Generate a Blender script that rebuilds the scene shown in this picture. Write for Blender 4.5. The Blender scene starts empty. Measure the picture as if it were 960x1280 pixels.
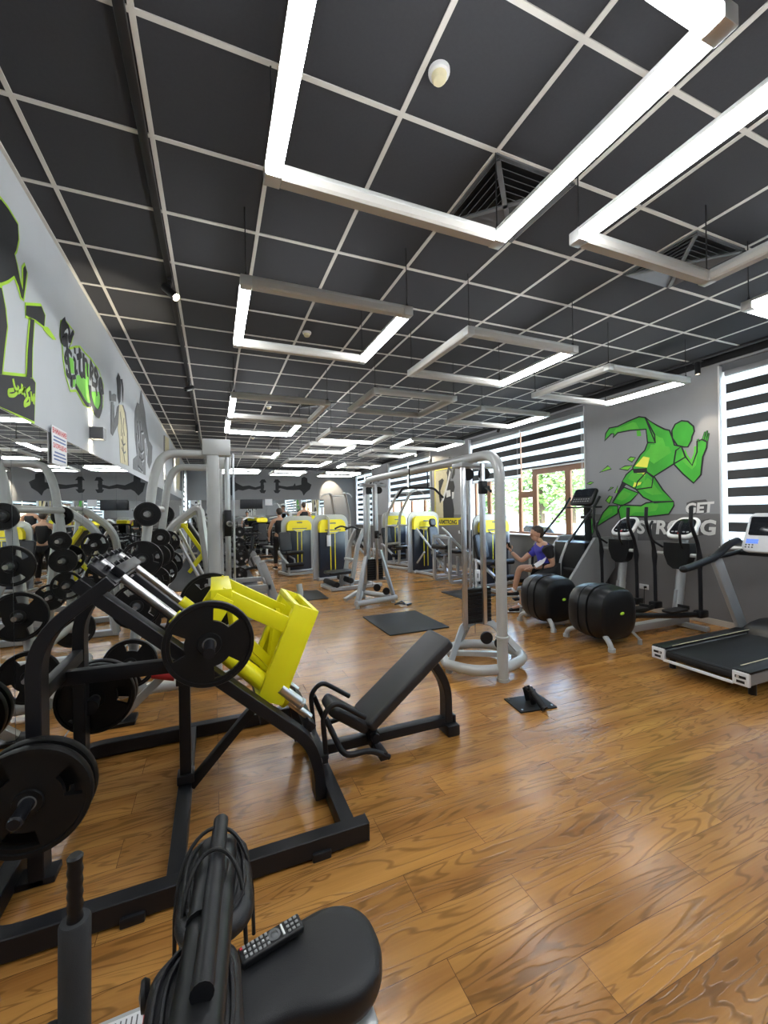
import bpy, bmesh, math, random
from mathutils import Vector as V, Matrix as M, Quaternion
from mathutils.geometry import tessellate_polygon
R = math.radians
COL = bpy.context.scene.collection
random.seed(7)

# ---------------------------------------------------------------- materials
def node_mat(name):
    m = bpy.data.materials.new(name); m.use_nodes = True
    nt = m.node_tree
    for n in list(nt.nodes):
        nt.nodes.remove(n)
    out = nt.nodes.new('ShaderNodeOutputMaterial')
    return m, nt, out

def mat(name, col, rough=.5, metal=0., var=.06, scale=9., bump=0., bscale=200., coat=0., spec=.5):
    m, nt, out = node_mat(name)
    b = nt.nodes.new('ShaderNodeBsdfPrincipled')
    nt.links.new(b.outputs[0], out.inputs[0])
    b.inputs['Roughness'].default_value = rough
    b.inputs['Metallic'].default_value = metal
    b.inputs['Coat Weight'].default_value = coat
    b.inputs['Specular IOR Level'].default_value = spec
    tc = nt.nodes.new('ShaderNodeTexCoord')
    nz = nt.nodes.new('ShaderNodeTexNoise'); nz.inputs['Scale'].default_value = scale
    nz.inputs['Detail'].default_value = 4
    nt.links.new(tc.outputs['Object'], nz.inputs['Vector'])
    mr = nt.nodes.new('ShaderNodeMapRange')
    mr.inputs['To Min'].default_value = 1 - var; mr.inputs['To Max'].default_value = 1 + var
    nt.links.new(nz.outputs[0], mr.inputs[0])
    mx = nt.nodes.new('ShaderNodeMix'); mx.data_type = 'RGBA'; mx.blend_type = 'MULTIPLY'
    mx.inputs[0].default_value = 1
    mx.inputs[6].default_value = (*col, 1)
    nt.links.new(mr.outputs[0], mx.inputs[7])
    nt.links.new(mx.outputs[2], b.inputs['Base Color'])
    if bump:
        n2 = nt.nodes.new('ShaderNodeTexNoise'); n2.inputs['Scale'].default_value = bscale
        nt.links.new(tc.outputs['Object'], n2.inputs['Vector'])
        bp = nt.nodes.new('ShaderNodeBump'); bp.inputs['Strength'].default_value = bump
        bp.inputs['Distance'].default_value = .002
        nt.links.new(n2.outputs[0], bp.inputs['Height'])
        nt.links.new(bp.outputs[0], b.inputs['Normal'])
    return m

def emit(name, col, s):
    m, nt, out = node_mat(name)
    e = nt.nodes.new('ShaderNodeEmission')
    e.inputs[0].default_value = (*col, 1); e.inputs[1].default_value = s
    nt.links.new(e.outputs[0], out.inputs[0])
    return m

def wood_mat():
    m, nt, out = node_mat('wood_planks')
    N = nt.nodes.new; L = nt.links.new
    b = N('ShaderNodeBsdfPrincipled'); L(b.outputs[0], out.inputs[0])
    tc = N('ShaderNodeTexCoord')
    br = N('ShaderNodeTexBrick')
    br.offset = .37; br.offset_frequency = 2
    br.inputs['Scale'].default_value = 1
    br.inputs['Brick Width'].default_value = 1.22
    br.inputs['Row Height'].default_value = .19
    br.inputs['Mortar Size'].default_value = .0012
    br.inputs['Mortar Smooth'].default_value = .1
    br.inputs['Color1'].default_value = (0, 0, 0, 1); br.inputs['Color2'].default_value = (1, 1, 1, 1)
    br.inputs['Mortar'].default_value = (.5, .5, .5, 1)
    L(tc.outputs['Object'], br.inputs['Vector'])
    # grain : stretched along x, shifted per plank
    mp = N('ShaderNodeMapping'); mp.inputs['Scale'].default_value = (.75, 6.5, 1)
    L(tc.outputs['Object'], mp.inputs['Vector'])
    off = N('ShaderNodeVectorMath'); off.operation = 'MULTIPLY_ADD'
    off.inputs[1].default_value = (7, 13, 5)
    L(br.outputs['Color'], off.inputs[0]); L(mp.outputs[0], off.inputs[2])
    n1 = N('ShaderNodeTexNoise'); n1.inputs['Scale'].default_value = 1.25; n1.inputs['Detail'].default_value = 2.5
    n1.inputs['Distortion'].default_value = .6
    L(off.outputs[0], n1.inputs['Vector'])
    # cathedral rings
    mm = N('ShaderNodeMath'); mm.operation = 'MULTIPLY'; mm.inputs[1].default_value = 11
    L(n1.outputs[0], mm.inputs[0])
    fr = N('ShaderNodeMath'); fr.operation = 'SINE'
    m2 = N('ShaderNodeMath'); m2.operation = 'MULTIPLY'; m2.inputs[1].default_value = 6.28
    L(mm.outputs[0], m2.inputs[0]); L(m2.outputs[0], fr.inputs[0])
    mp2 = N('ShaderNodeMapping'); mp2.inputs['Scale'].default_value = (3, 95, 1)
    L(tc.outputs['Object'], mp2.inputs['Vector'])
    n2 = N('ShaderNodeTexNoise'); n2.inputs['Scale'].default_value = 1; n2.inputs['Detail'].default_value = 3
    L(mp2.outputs[0], n2.inputs['Vector'])
    # base tone by plank and slow noise
    n3 = N('ShaderNodeTexNoise'); n3.inputs['Scale'].default_value = 1.1; n3.inputs['Detail'].default_value = 5
    L(off.outputs[0], n3.inputs['Vector'])
    cr = N('ShaderNodeValToRGB')
    e = cr.color_ramp.elements
    e[0].position = .28; e[0].color = (.270, .113, .026, 1)
    e[1].position = .72; e[1].color = (.51, .250, .064, 1)
    L(n3.outputs[0], cr.inputs[0])
    mxp = N('ShaderNodeMix'); mxp.data_type = 'RGBA'; mxp.blend_type = 'MULTIPLY'; mxp.inputs[0].default_value = 1
    mr = N('ShaderNodeMapRange'); mr.inputs['To Min'].default_value = .88; mr.inputs['To Max'].default_value = 1.10
    L(br.outputs['Color'], mr.inputs[0])
    L(cr.outputs[0], mxp.inputs[6]); L(mr.outputs[0], mxp.inputs[7])
    r1 = N('ShaderNodeMapRange'); r1.inputs['From Min'].default_value = .45; r1.inputs['From Max'].default_value = 1
    r1.inputs['To Min'].default_value = 1.0; r1.inputs['To Max'].default_value = .52
    L(fr.outputs[0], r1.inputs[0])
    r2 = N('ShaderNodeMapRange'); r2.inputs['From Min'].default_value = .3; r2.inputs['From Max'].default_value = .7
    r2.inputs['To Min'].default_value = .90; r2.inputs['To Max'].default_value = 1.07
    L(n2.outputs[0], r2.inputs[0])
    mu = N('ShaderNodeMath'); mu.operation = 'MULTIPLY'; L(r1.outputs[0], mu.inputs[0]); L(r2.outputs[0], mu.inputs[1])
    mxg = N('ShaderNodeMix'); mxg.data_type = 'RGBA'; mxg.blend_type = 'MULTIPLY'; mxg.inputs[0].default_value = .8
    L(mxp.outputs[2], mxg.inputs[6]); L(mu.outputs[0], mxg.inputs[7])
    mxs = N('ShaderNodeMix'); mxs.data_type = 'RGBA'
    L(br.outputs['Fac'], mxs.inputs[0]); L(mxg.outputs[2], mxs.inputs[6]); mxs.inputs[7].default_value = (.09, .035, .012, 1)
    L(mxs.outputs[2], b.inputs['Base Color'])
    rr = N('ShaderNodeMapRange'); rr.inputs['To Min'].default_value = .15; rr.inputs['To Max'].default_value = .28
    L(n2.outputs[0], rr.inputs[0]); L(rr.outputs[0], b.inputs['Roughness'])
    bp = N('ShaderNodeBump'); bp.inputs['Strength'].default_value = .34; bp.inputs['Distance'].default_value = .003
    L(mu.outputs[0], bp.inputs['Height']); L(bp.outputs[0], b.inputs['Normal'])
    b.inputs['Specular IOR Level'].default_value = .5
    return m

def wall_mat(name, hi, lo, split):
    """painted wall with a darker painted dado below height `split`"""
    m, nt, out = node_mat(name)
    N = nt.nodes.new; L = nt.links.new
    b = N('ShaderNodeBsdfPrincipled'); L(b.outputs[0], out.inputs[0]); b.inputs['Roughness'].default_value = .75
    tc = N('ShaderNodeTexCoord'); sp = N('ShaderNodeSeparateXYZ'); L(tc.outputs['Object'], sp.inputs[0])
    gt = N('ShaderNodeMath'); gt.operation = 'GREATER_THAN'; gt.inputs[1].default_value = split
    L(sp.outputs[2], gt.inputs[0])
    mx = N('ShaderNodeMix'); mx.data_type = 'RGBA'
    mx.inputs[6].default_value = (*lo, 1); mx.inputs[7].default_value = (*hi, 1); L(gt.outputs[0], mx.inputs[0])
    nz = N('ShaderNodeTexNoise'); nz.inputs['Scale'].default_value = 3; nz.inputs['Detail'].default_value = 5
    L(tc.outputs['Object'], nz.inputs['Vector'])
    mr = N('ShaderNodeMapRange'); mr.inputs['To Min'].default_value = .95; mr.inputs['To Max'].default_value = 1.05
    L(nz.outputs[0], mr.inputs[0])
    m2 = N('ShaderNodeMix'); m2.data_type = 'RGBA'; m2.blend_type = 'MULTIPLY'; m2.inputs[0].default_value = 1
    L(mx.outputs[2], m2.inputs[6]); L(mr.outputs[0], m2.inputs[7]); L(m2.outputs[2], b.inputs['Base Color'])
    return m

def blend_mat(name, col, transp, rough=.05, glossy=True):
    """thin pane: mostly see-through, a little mirror"""
    m, nt, out = node_mat(name)
    N = nt.nodes.new; L = nt.links.new
    t = N('ShaderNodeBsdfTransparent'); t.inputs[0].default_value = (*col, 1)
    g = N('ShaderNodeBsdfGlossy'); g.inputs['Roughness'].default_value = rough
    mx = N('ShaderNodeMixShader'); mx.inputs[0].default_value = 1 - transp
    L(t.outputs[0], mx.inputs[1]); L(g.outputs[0], mx.inputs[2]); L(mx.outputs[0], out.inputs[0])
    return m

def cloth_mat(name, col, tr):
    """fabric that lets part of the daylight through"""
    m, nt, out = node_mat(name)
    N = nt.nodes.new; L = nt.links.new
    d = N('ShaderNodeBsdfDiffuse'); d.inputs[0].default_value = (*col, 1)
    t = N('ShaderNodeBsdfTranslucent'); t.inputs[0].default_value = (*col, 1)
    mx = N('ShaderNodeMixShader'); mx.inputs[0].default_value = tr
    tc = N('ShaderNodeTexCoord'); nz = N('ShaderNodeTexNoise'); nz.inputs['Scale'].default_value = 2
    L(tc.outputs['Object'], nz.inputs['Vector'])
    L(d.outputs[0], mx.inputs[1]); L(t.outputs[0], mx.inputs[2]); L(mx.outputs[0], out.inputs[0])
    return m

MT = dict(
    floor=wood_mat(),
    black=mat('black_powder_coat', (.008, .0085, .011), .42, 0, .1, 20, .15, 500, 0, .35),
    black2=mat('black_plastic', (.007, .0075, .009), .36, 0, .1, 14, 0, 200, 0, .35),
    rubber=mat('black_rubber', (.008, .008, .0085), .55, 0, .15, 30, .3, 300, 0, .35),
    plate=mat('rubber_plate', (.0055, .0055, .006), .45, 0, .15, 25, .1, 300, 0, .3),
    vinyl=mat('black_vinyl', (.010, .0105, .013), .40, 0, .08, 20, .35, 700, 0, .4),
    vinyl2=mat('charcoal_vinyl', (.017, .018, .022), .45, 0, .08, 20, .35, 700),
    foam=mat('grey_foam', (.028, .030, .033), .7, 0, .1, 30, .4, 400),
    grey=mat('grey_powder_coat', (.36, .37, .375), .33, .25, .05, 12),
    grey2=mat('silver_powder_coat', (.45, .46, .455), .3, .2, .05, 12),
    dgrey=mat('dark_grey_paint', (.12, .125, .13), .45, .1, .06, 12),
    mgrey=mat('mid_grey_plastic', (.27, .275, .28), .45, .1, .06, 12),
    chrome=mat('chrome', (.66, .66, .67), .3, 1., .02, 10),
    steel=mat('brushed_steel', (.55, .55, .55), .28, 1., .1, 40),
    yellow=mat('yellow_powder_coat', (.86, .80, .012), .35, 0, .04, 8),
    yellow2=mat('yellow_plastic', (.88, .74, .012), .4, 0, .04, 8),
    navy=mat('navy_shroud', (.010, .015, .026), .35, 0, .1, 5),
    white=mat('white_plastic', (.72, .73, .74), .35, 0, .03, 8),
    paper=mat('paper', (.80, .80, .82), .8, 0, .02, 8),
    red=mat('red_print', (.55, .03, .04), .6, 0, .05, 8),
    blueprint=mat('blue_print', (.10, .16, .35), .6, 0, .05, 8),
    ceil=mat('ceiling_tile_anthracite', (.030, .031, .036), .85, 0, .12, 60, .3, 900),
    grid=mat('ceiling_grid_white', (.62, .60, .55), .5, 0, .05, 8),
    trackm=mat('track_black', (.010, .010, .011), .4, 0, .1, 10),
    lwall=mat('white_wall_paint', (.52, .545, .57), .8, 0, .05, 3),
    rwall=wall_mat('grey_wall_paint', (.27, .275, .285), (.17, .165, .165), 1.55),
    fwall=mat('far_wall_grey', (.21, .21, .215), .8, 0, .05, 3),
    mirror=mat('mirror_silver', (.80, .82, .81), .0, 1., 0, 5),
    alu=mat('lamp_aluminium', (.62, .62, .60), .35, .4, .03, 10),
    lit=emit('lamp_lit_diffuser', (.95, .98, 1.), 14.),
    unlit=mat('lamp_unlit_diffuser', (.55, .53, .49), .5, 0, .03, 8),
    warm=emit('warm_spot_lens', (1., .86, .62), 45.),
    frame=mat('brown_window_frame', (.20, .085, .035), .45, 0, .15, 6),
    glass=blend_mat('window_glass', (.97, .99, .98), .95),
    bdark=mat('blind_dark_band', (.045, .047, .048), .8, 0, .08, 20),
    bwhite=cloth_mat('blind_white_band', (.85, .88, .88), .65),
    sill=mat('white_sill', (.66, .66, .66), .5, 0, .03, 8),
    base=mat('skirting', (.50, .46, .40), .5, 0, .05, 8),
    mgreen=mat('mural_green', (.055, .42, .035), .7, 0, .35, 3.5),
    mgreen2=mat('mural_light_green', (.20, .62, .06), .7, 0, .2, 4),
    mmid=mat('mural_mid_green', (.10, .50, .045), .7, 0, .3, 4),
    mlime=mat('mural_lime', (.42, .70, .04), .7, 0, .15, 6),
    mlemon=mat('mural_lemon', (.85, .85, .10), .7, 0, .1, 6),
    mblack=mat('mural_black', (.014, .015, .017), .7, 0, .2, 10),
    mugrey=mat('mural_grey', (.16, .165, .17), .8, 0, .4, 12),
    mcream=mat('mural_cream', (.62, .56, .36), .8, 0, .25, 10),
    mdark=mat('mural_dark_grey', (.05, .05, .055), .8, 0, .4, 9),
    mwhite=mat('mural_white', (.72, .72, .70), .8, 0, .1, 10),
    mspray=mat('mural_spray_grey', (.09, .09, .09), .85, 0, .3, 10),  # grey spray paint behind the wall lettering
    skin=mat('skin', (.52, .29, .19), .55, 0, .06, 12),
    hair=mat('hair', (.035, .022, .015), .6, 0, .3, 60),
    blue=mat('blue_shirt', (.05, .05, .42), .8, 0, .1, 20),
    clothb=mat('black_cloth', (.012, .012, .014), .85, 0, .15, 20),
    screen=mat('dark_screen', (.012, .014, .018), .12, 0, .05, 10),
    ledblue=emit('lit_console_display', (.10, .18, .65), .8),
    leaf=mat('leaf_green', (.075, .17, .03), .6, 0, .4, 2),
    leaf2=mat('leaf_pale_green', (.15, .27, .07), .6, 0, .4, 2),
    bark=mat('bark', (.12, .09, .06), .9, 0, .3, 8),
    grass=mat('yard_paving', (.45, .47, .42), .9, 0, .15, 2),
    carp=mat('pale_blue_car_paint', (.35, .48, .60), .25, .2, .03, 4),
    red2=mat('red_grip', (.45, .02, .02), .5, 0, .05, 8),
    bottle=mat('clear_bottle', (.65, .70, .72), .2, 0, .05, 8),
)

# ---------------------------------------------------------------- objects
def link(o, parent=None):
    COL.objects.link(o)
    if parent: o.parent = parent
    return o

def tag(o, label=None, cat=None, group=None, kind=None):
    if label: o['label'] = label
    if cat: o['category'] = cat
    if group: o['group'] = group
    if kind: o['kind'] = kind
    return o

def thing(name, label, cat, loc=(0, 0, 0), rz=0, group=None):
    o = bpy.data.objects.new(name, None)
    o.empty_display_size = .1
    o.location = loc; o.rotation_euler = (0, 0, rz)
    link(o)
    return tag(o, label, cat, group)

def frame_of(d, up=V((0, 0, 1))):
    d = d.normalized()
    if abs(d.dot(up)) > .995: up = V((0, 1, 0))
    x = up.cross(d).normalized()          # side
    y = d.cross(x).normalized()           # "up"
    return x, y

def fillet(pts, r, n=5):
    pts = [V(p) for p in pts]
    if r <= 0 or len(pts) < 3: return pts
    out = [pts[0]]
    for i in range(1, len(pts) - 1):
        a, b, c = pts[i - 1], pts[i], pts[i + 1]
        u = (a - b); w = (c - b)
        rr = min(r, u.length * .48, w.length * .48)
        u.normalize(); w.normalize()
        if abs(u.dot(w)) > .999: out.append(b); continue
        p, q = b + u * rr, b + w * rr
        for k in range(n + 1):
            t = k / n
            out.append((1 - t) ** 2 * p + 2 * t * (1 - t) * b + t * t * q)
    out.append(pts[-1])
    return out

class MB:
    """collects solids, becomes ONE mesh object"""
    def __init__(s, off=(0, 0, 0)):
        s.bm = bmesh.new(); s.off = V(off); s.mats = []; s.cur = 0
    def use(s, m):
        if m not in s.mats: s.mats.append(m)
        s.cur = s.mats.index(m); return s
    def _poly(s, verts, faces):
        vs = [s.bm.verts.new(V(v)) for v in verts]
        for f in faces:
            try:
                fc = s.bm.faces.new([vs[i] for i in f]); fc.material_index = s.cur
            except ValueError:
                pass
        return vs
    def box(s, c, size, rot=None, bev=0., seg=2):
        c = V(c); hx, hy, hz = [d / 2 for d in size]
        co = [(-hx, -hy, -hz), (hx, -hy, -hz), (hx, hy, -hz), (-hx, hy, -hz), (-hx, -hy, hz), (hx, -hy, hz), (hx, hy, hz), (-hx, hy, hz)]
        if rot is not None:
            mt = rot
            co = [mt @ V(p) for p in co]
        vs = s._poly([V(p) + c for p in co], [(0, 3, 2, 1), (4, 5, 6, 7), (0, 1, 5, 4), (1, 2, 6, 5), (2, 3, 7, 6), (3, 0, 4, 7)])
        if bev > 0:
            es = list({e for v in vs for e in v.link_edges})
            r = bmesh.ops.bevel(s.bm, geom=es, offset=min(bev, min(size) * .45), segments=seg, affect='EDGES', profile=.5)
            for f in r['faces']: f.material_index = s.cur
        return s
    def bar(s, a, b, w, h, up=(0, 0, 1), bev=.004):
        a, b = V(a), V(b); x, y = frame_of(b - a, V(up))
        d = (b - a).normalized()
        rot = M((x, y, d)).transposed()
        return s.box((a + b) / 2, (w, h, (b - a).length), rot, bev)
    def sweep(s, path, prof, close=False, cap=True, up=(0, 0, 1), scales=None, fixed=False):
        """prof: list of 2D points; path list of points (parallel transport)"""
        P = [V(p) for p in path]; n = len(P); k = len(prof)
        tang = []
        for i in range(n):
            if close: t = P[(i + 1) % n] - P[i - 1]
            else: t = P[min(i + 1, n - 1)] - P[max(i - 1, 0)]
            tang.append(t.normalized() if t.length > 1e-9 else V((0, 0, 1)))
        x, y = frame_of(tang[0], V(up))
        rings = []
        for i in range(n):
            if i:
                if fixed:
                    x, y = frame_of(tang[i], V(up))
                else:
                    q = tang[i - 1].rotation_difference(tang[i]); x = q @ x; y = q @ y
            sc = scales[i] if scales else 1
            rings.append([s.bm.verts.new(P[i] + x * (p[0] * sc) + y * (p[1] * sc)) for p in prof])
        m = n if close else n - 1
        for i in range(m):
            a, b = rings[i], rings[(i + 1) % n]
            for j in range(k):
                f = s.bm.faces.new((a[j], a[(j + 1) % k], b[(j + 1) % k], b[j])); f.material_index = s.cur
        if cap and not close:
            f = s.bm.faces.new(list(reversed(rings[0]))); f.material_index = s.cur
            f = s.bm.faces.new(rings[-1]); f.material_index = s.cur
        return s
    def tube(s, path, r, bend=0., seg=12, close=False, scales=None, n=5):
        prof = [(r * math.cos(2 * math.pi * i / seg), r * math.sin(2 * math.pi * i / seg)) for i in range(seg)]
        return s.sweep(fillet(path, bend, n), prof, close, scales=scales)
    def rtube(s, path, w, h, bend=0., up=(0, 0, 1), n=5, c=.12, fixed=False):
        a, b = w / 2, h / 2; q = min(w, h) * c
        prof = [(a - q, -b), (a, -b + q), (a, b - q), (a - q, b), (-a + q, b), (-a, b - q), (-a, -b + q), (-a + q, -b)]
        return s.sweep(fillet(path, bend, n), prof, up=up, fixed=fixed)
    def oval(s, path, w, h, bend=0., up=(0, 0, 1), seg=16, scales=None, e=2.):
        prof = []
        for i in range(seg):
            t = 2 * math.pi * i / seg; cx, sy = math.cos(t), math.sin(t)
            prof.append((w / 2 * math.copysign(abs(cx) ** (2 / e), cx), h / 2 * math.copysign(abs(sy) ** (2 / e), sy)))
        return s.sweep(fillet(path, bend), prof, up=up, scales=scales)
    def cyl(s, a, b, r, r2=None, seg=20):
        a, b = V(a), V(b); r2 = r if r2 is None else r2
        prof = [(math.cos(2 * math.pi * i / seg), math.sin(2 * math.pi * i / seg)) for i in range(seg)]
        return s.sweep([a, b], prof, scales=[r, r2])
    def lathe(s, o, axis, prof, seg=32, up=(0, 0, 1), a0=0., a1=2 * math.pi):
        """prof: list of (radius, height along axis)"""
        o = V(o); d = V(axis).normalized(); x, y = frame_of(d, V(up))
        rings = []
        for (r, h) in prof:
            if r < 1e-6: rings.append([s.bm.verts.new(o + d * h)])
            else: rings.append([s.bm.verts.new(o + d * h + (x * math.cos(2 * math.pi * i / seg) + y * math.sin(2 * math.pi * i / seg)) * r) for i in range(seg)])
        for a, b in zip(rings, rings[1:]):
            for j in range(seg):
                jj = (j + 1) % seg
                if len(a) == 1 and len(b) == 1: break
                if len(a) == 1: f = (a[0], b[jj], b[j])
                elif len(b) == 1: f = (a[j], a[jj], b[0])
                else: f = (a[j], a[jj], b[jj], b[j])
                fc = s.bm.faces.new(f); fc.material_index = s.cur
        return s
    def prism(s, loops, o, ux, uy, t, bev=0.):
        """extrude 2D loops (first outer, others holes) along ux x uy by t"""
        o, ux, uy = V(o), V(ux).normalized(), V(uy).normalized(); n = ux.cross(uy)
        if loops and not isinstance(loops[0][0], (tuple, list, V)): loops = [loops]
        flat = [p for l in loops for p in l]
        tris = tessellate_polygon([[V((p[0], p[1], 0)) for p in l] for l in loops])
        A = [s.bm.verts.new(o + ux * p[0] + uy * p[1]) for p in flat]
        B = [s.bm.verts.new(v.co + n * t) for v in A]
        for tr in tris:
            for vs in ((A, tr), (B, tr)):
                try:
                    f = s.bm.faces.new([vs[0][i] for i in vs[1]]); f.material_index = s.cur
                except ValueError: pass
        i0 = 0
        for l in loops:
            k = len(l)
            for j in range(k):
                a, b = i0 + j, i0 + (j + 1) % k
                try:
                    f = s.bm.faces.new((A[a], A[b], B[b], B[a])); f.material_index = s.cur
                except ValueError: pass
            i0 += k
        return s
    def pad(s, c, size, rot=None, rc=.04, re=.02, seg=5, taper=1.):
        """upholstered pad: rounded-rectangle plan (corner rc), rolled edges (re); size (w, l, t)"""
        w, l, t = size; c = V(c)
        rot = rot if rot is not None else M.Identity(3)
        rc = min(rc, w * .49, l * .49); re = min(re, t * .49, rc * .95)
        def ring(ins, z):
            a, b, r = w / 2 - ins, l / 2 - ins, max(rc - ins, .002)
            pts = []
            for (sx, sy, a0) in ((1, 1, 0), (-1, 1, 90), (-1, -1, 180), (1, -1, 270)):
                for k in range(seg + 1):
                    th = R(a0 + 90 * k / seg)
                    px = sx * (a - r) + r * math.cos(th); py = sy * (b - r) + r * math.sin(th)
                    px *= 1 + (taper - 1) * (py / l + .5)
                    pts.append(c + rot @ V((px, py, z)))
            return [s.bm.verts.new(p) for p in pts]
        rings = []
        for k in range(4):
            th = R(90 * k / 3); rings.append(ring(re * (1 - math.sin(th)), -t / 2 + re * (1 - math.cos(th))))
        for k in range(4):
            th = R(90 * k / 3); rings.append(ring(re * (1 - math.cos(th)), t / 2 - re * (1 - math.sin(th))))
        for a, b in zip(rings, rings[1:]):
            n = len(a)
            for j in range(n):
                f = s.bm.faces.new((a[j], a[(j + 1) % n], b[(j + 1) % n], b[j])); f.material_index = s.cur
        f = s.bm.faces.new(list(reversed(rings[0]))); f.material_index = s.cur
        f = s.bm.faces.new(rings[-1]); f.material_index = s.cur
        return s
    def ball(s, c, r, sc=(1, 1, 1), seg=14, rot=None):
        mt = M.Translation(V(c)) @ (rot.to_4x4() if rot is not None else M.Identity(4)) @ M.Diagonal((r * sc[0], r * sc[1], r * sc[2], 1))
        g = bmesh.ops.create_uvsphere(s.bm, u_segments=seg, v_segments=max(6, seg // 2 + 2), radius=1, matrix=mt)
        for v in g['verts']:
            for f in v.link_faces: f.material_index = s.cur
        return s
    def text(s, txt, size, o, ux, uy, t=.002, align='CENTER', shear=0., bold=0.):
        cu = bpy.data.curves.new('lettering', 'FONT'); cu.body = txt; cu.size = size; cu.align_x = align; cu.align_y = 'CENTER'
        cu.extrude = t / 2; cu.resolution_u = 3; cu.shear = shear; cu.offset = bold
        ob = bpy.data.objects.new('lettering', cu); COL.objects.link(ob)
        dg = bpy.context.evaluated_depsgraph_get(); dg.update()
        me = bpy.data.meshes.new_from_object(ob.evaluated_get(dg))
        ux, uy = V(ux).normalized(), V(uy).normalized(); n = ux.cross(uy); o = V(o)
        vs = [s.bm.verts.new(o + ux * v.co.x + uy * v.co.y + n * (v.co.z + t / 2)) for v in me.vertices]
        for p in me.polygons:
            try:
                f = s.bm.faces.new([vs[i] for i in p.vertices]); f.material_index = s.cur
            except ValueError: pass
        bpy.data.objects.remove(ob); bpy.data.curves.remove(cu); bpy.data.meshes.remove(me)
        return s
    def build(s, name, m=None, parent=None, smooth=35, label=None, subsurf=0):
        me = bpy.data.meshes.new(name)
        bmesh.ops.recalc_face_normals(s.bm, faces=s.bm.faces[:])
        if s.off.length > 0: bmesh.ops.translate(s.bm, verts=s.bm.verts[:], vec=-s.off)
        s.bm.to_mesh(me); s.bm.free()
        ms = s.mats if s.mats else [m]
        for q in ms: me.materials.append(MT[q] if isinstance(q, str) else q)
        if smooth:
            me.polygons.foreach_set('use_smooth', [True] * len(me.polygons))
            me.set_sharp_from_angle(angle=R(smooth))
        o = bpy.data.objects.new(name, me)
        if label: o['label'] = label
        link(o, parent)
        return o

def one(name, mb, m, label, cat, loc=None, group=None, kind=None, rz=0):
    """a thing that is a single mesh"""
    o = mb.build(name, m)
    if loc is not None: o.location = loc
    o.rotation_euler = (0, 0, rz)
    return tag(o, label, cat, group, kind)

def struct(name, mb, m, smooth=0):
    o = mb.build(name, m, smooth=smooth); o['kind'] = 'structure'; return o

def copy_tree(o, parent=None):
    c = o.copy(); COL.objects.link(c)
    if parent: c.parent = parent
    for ch in list(o.children): copy_tree(ch, c)
    return c

def rotz(a): return M.Rotation(a, 3, 'Z')
def roty(a): return M.Rotation(a, 3, 'Y')
def rotx(a): return M.Rotation(a, 3, 'X')

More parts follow.
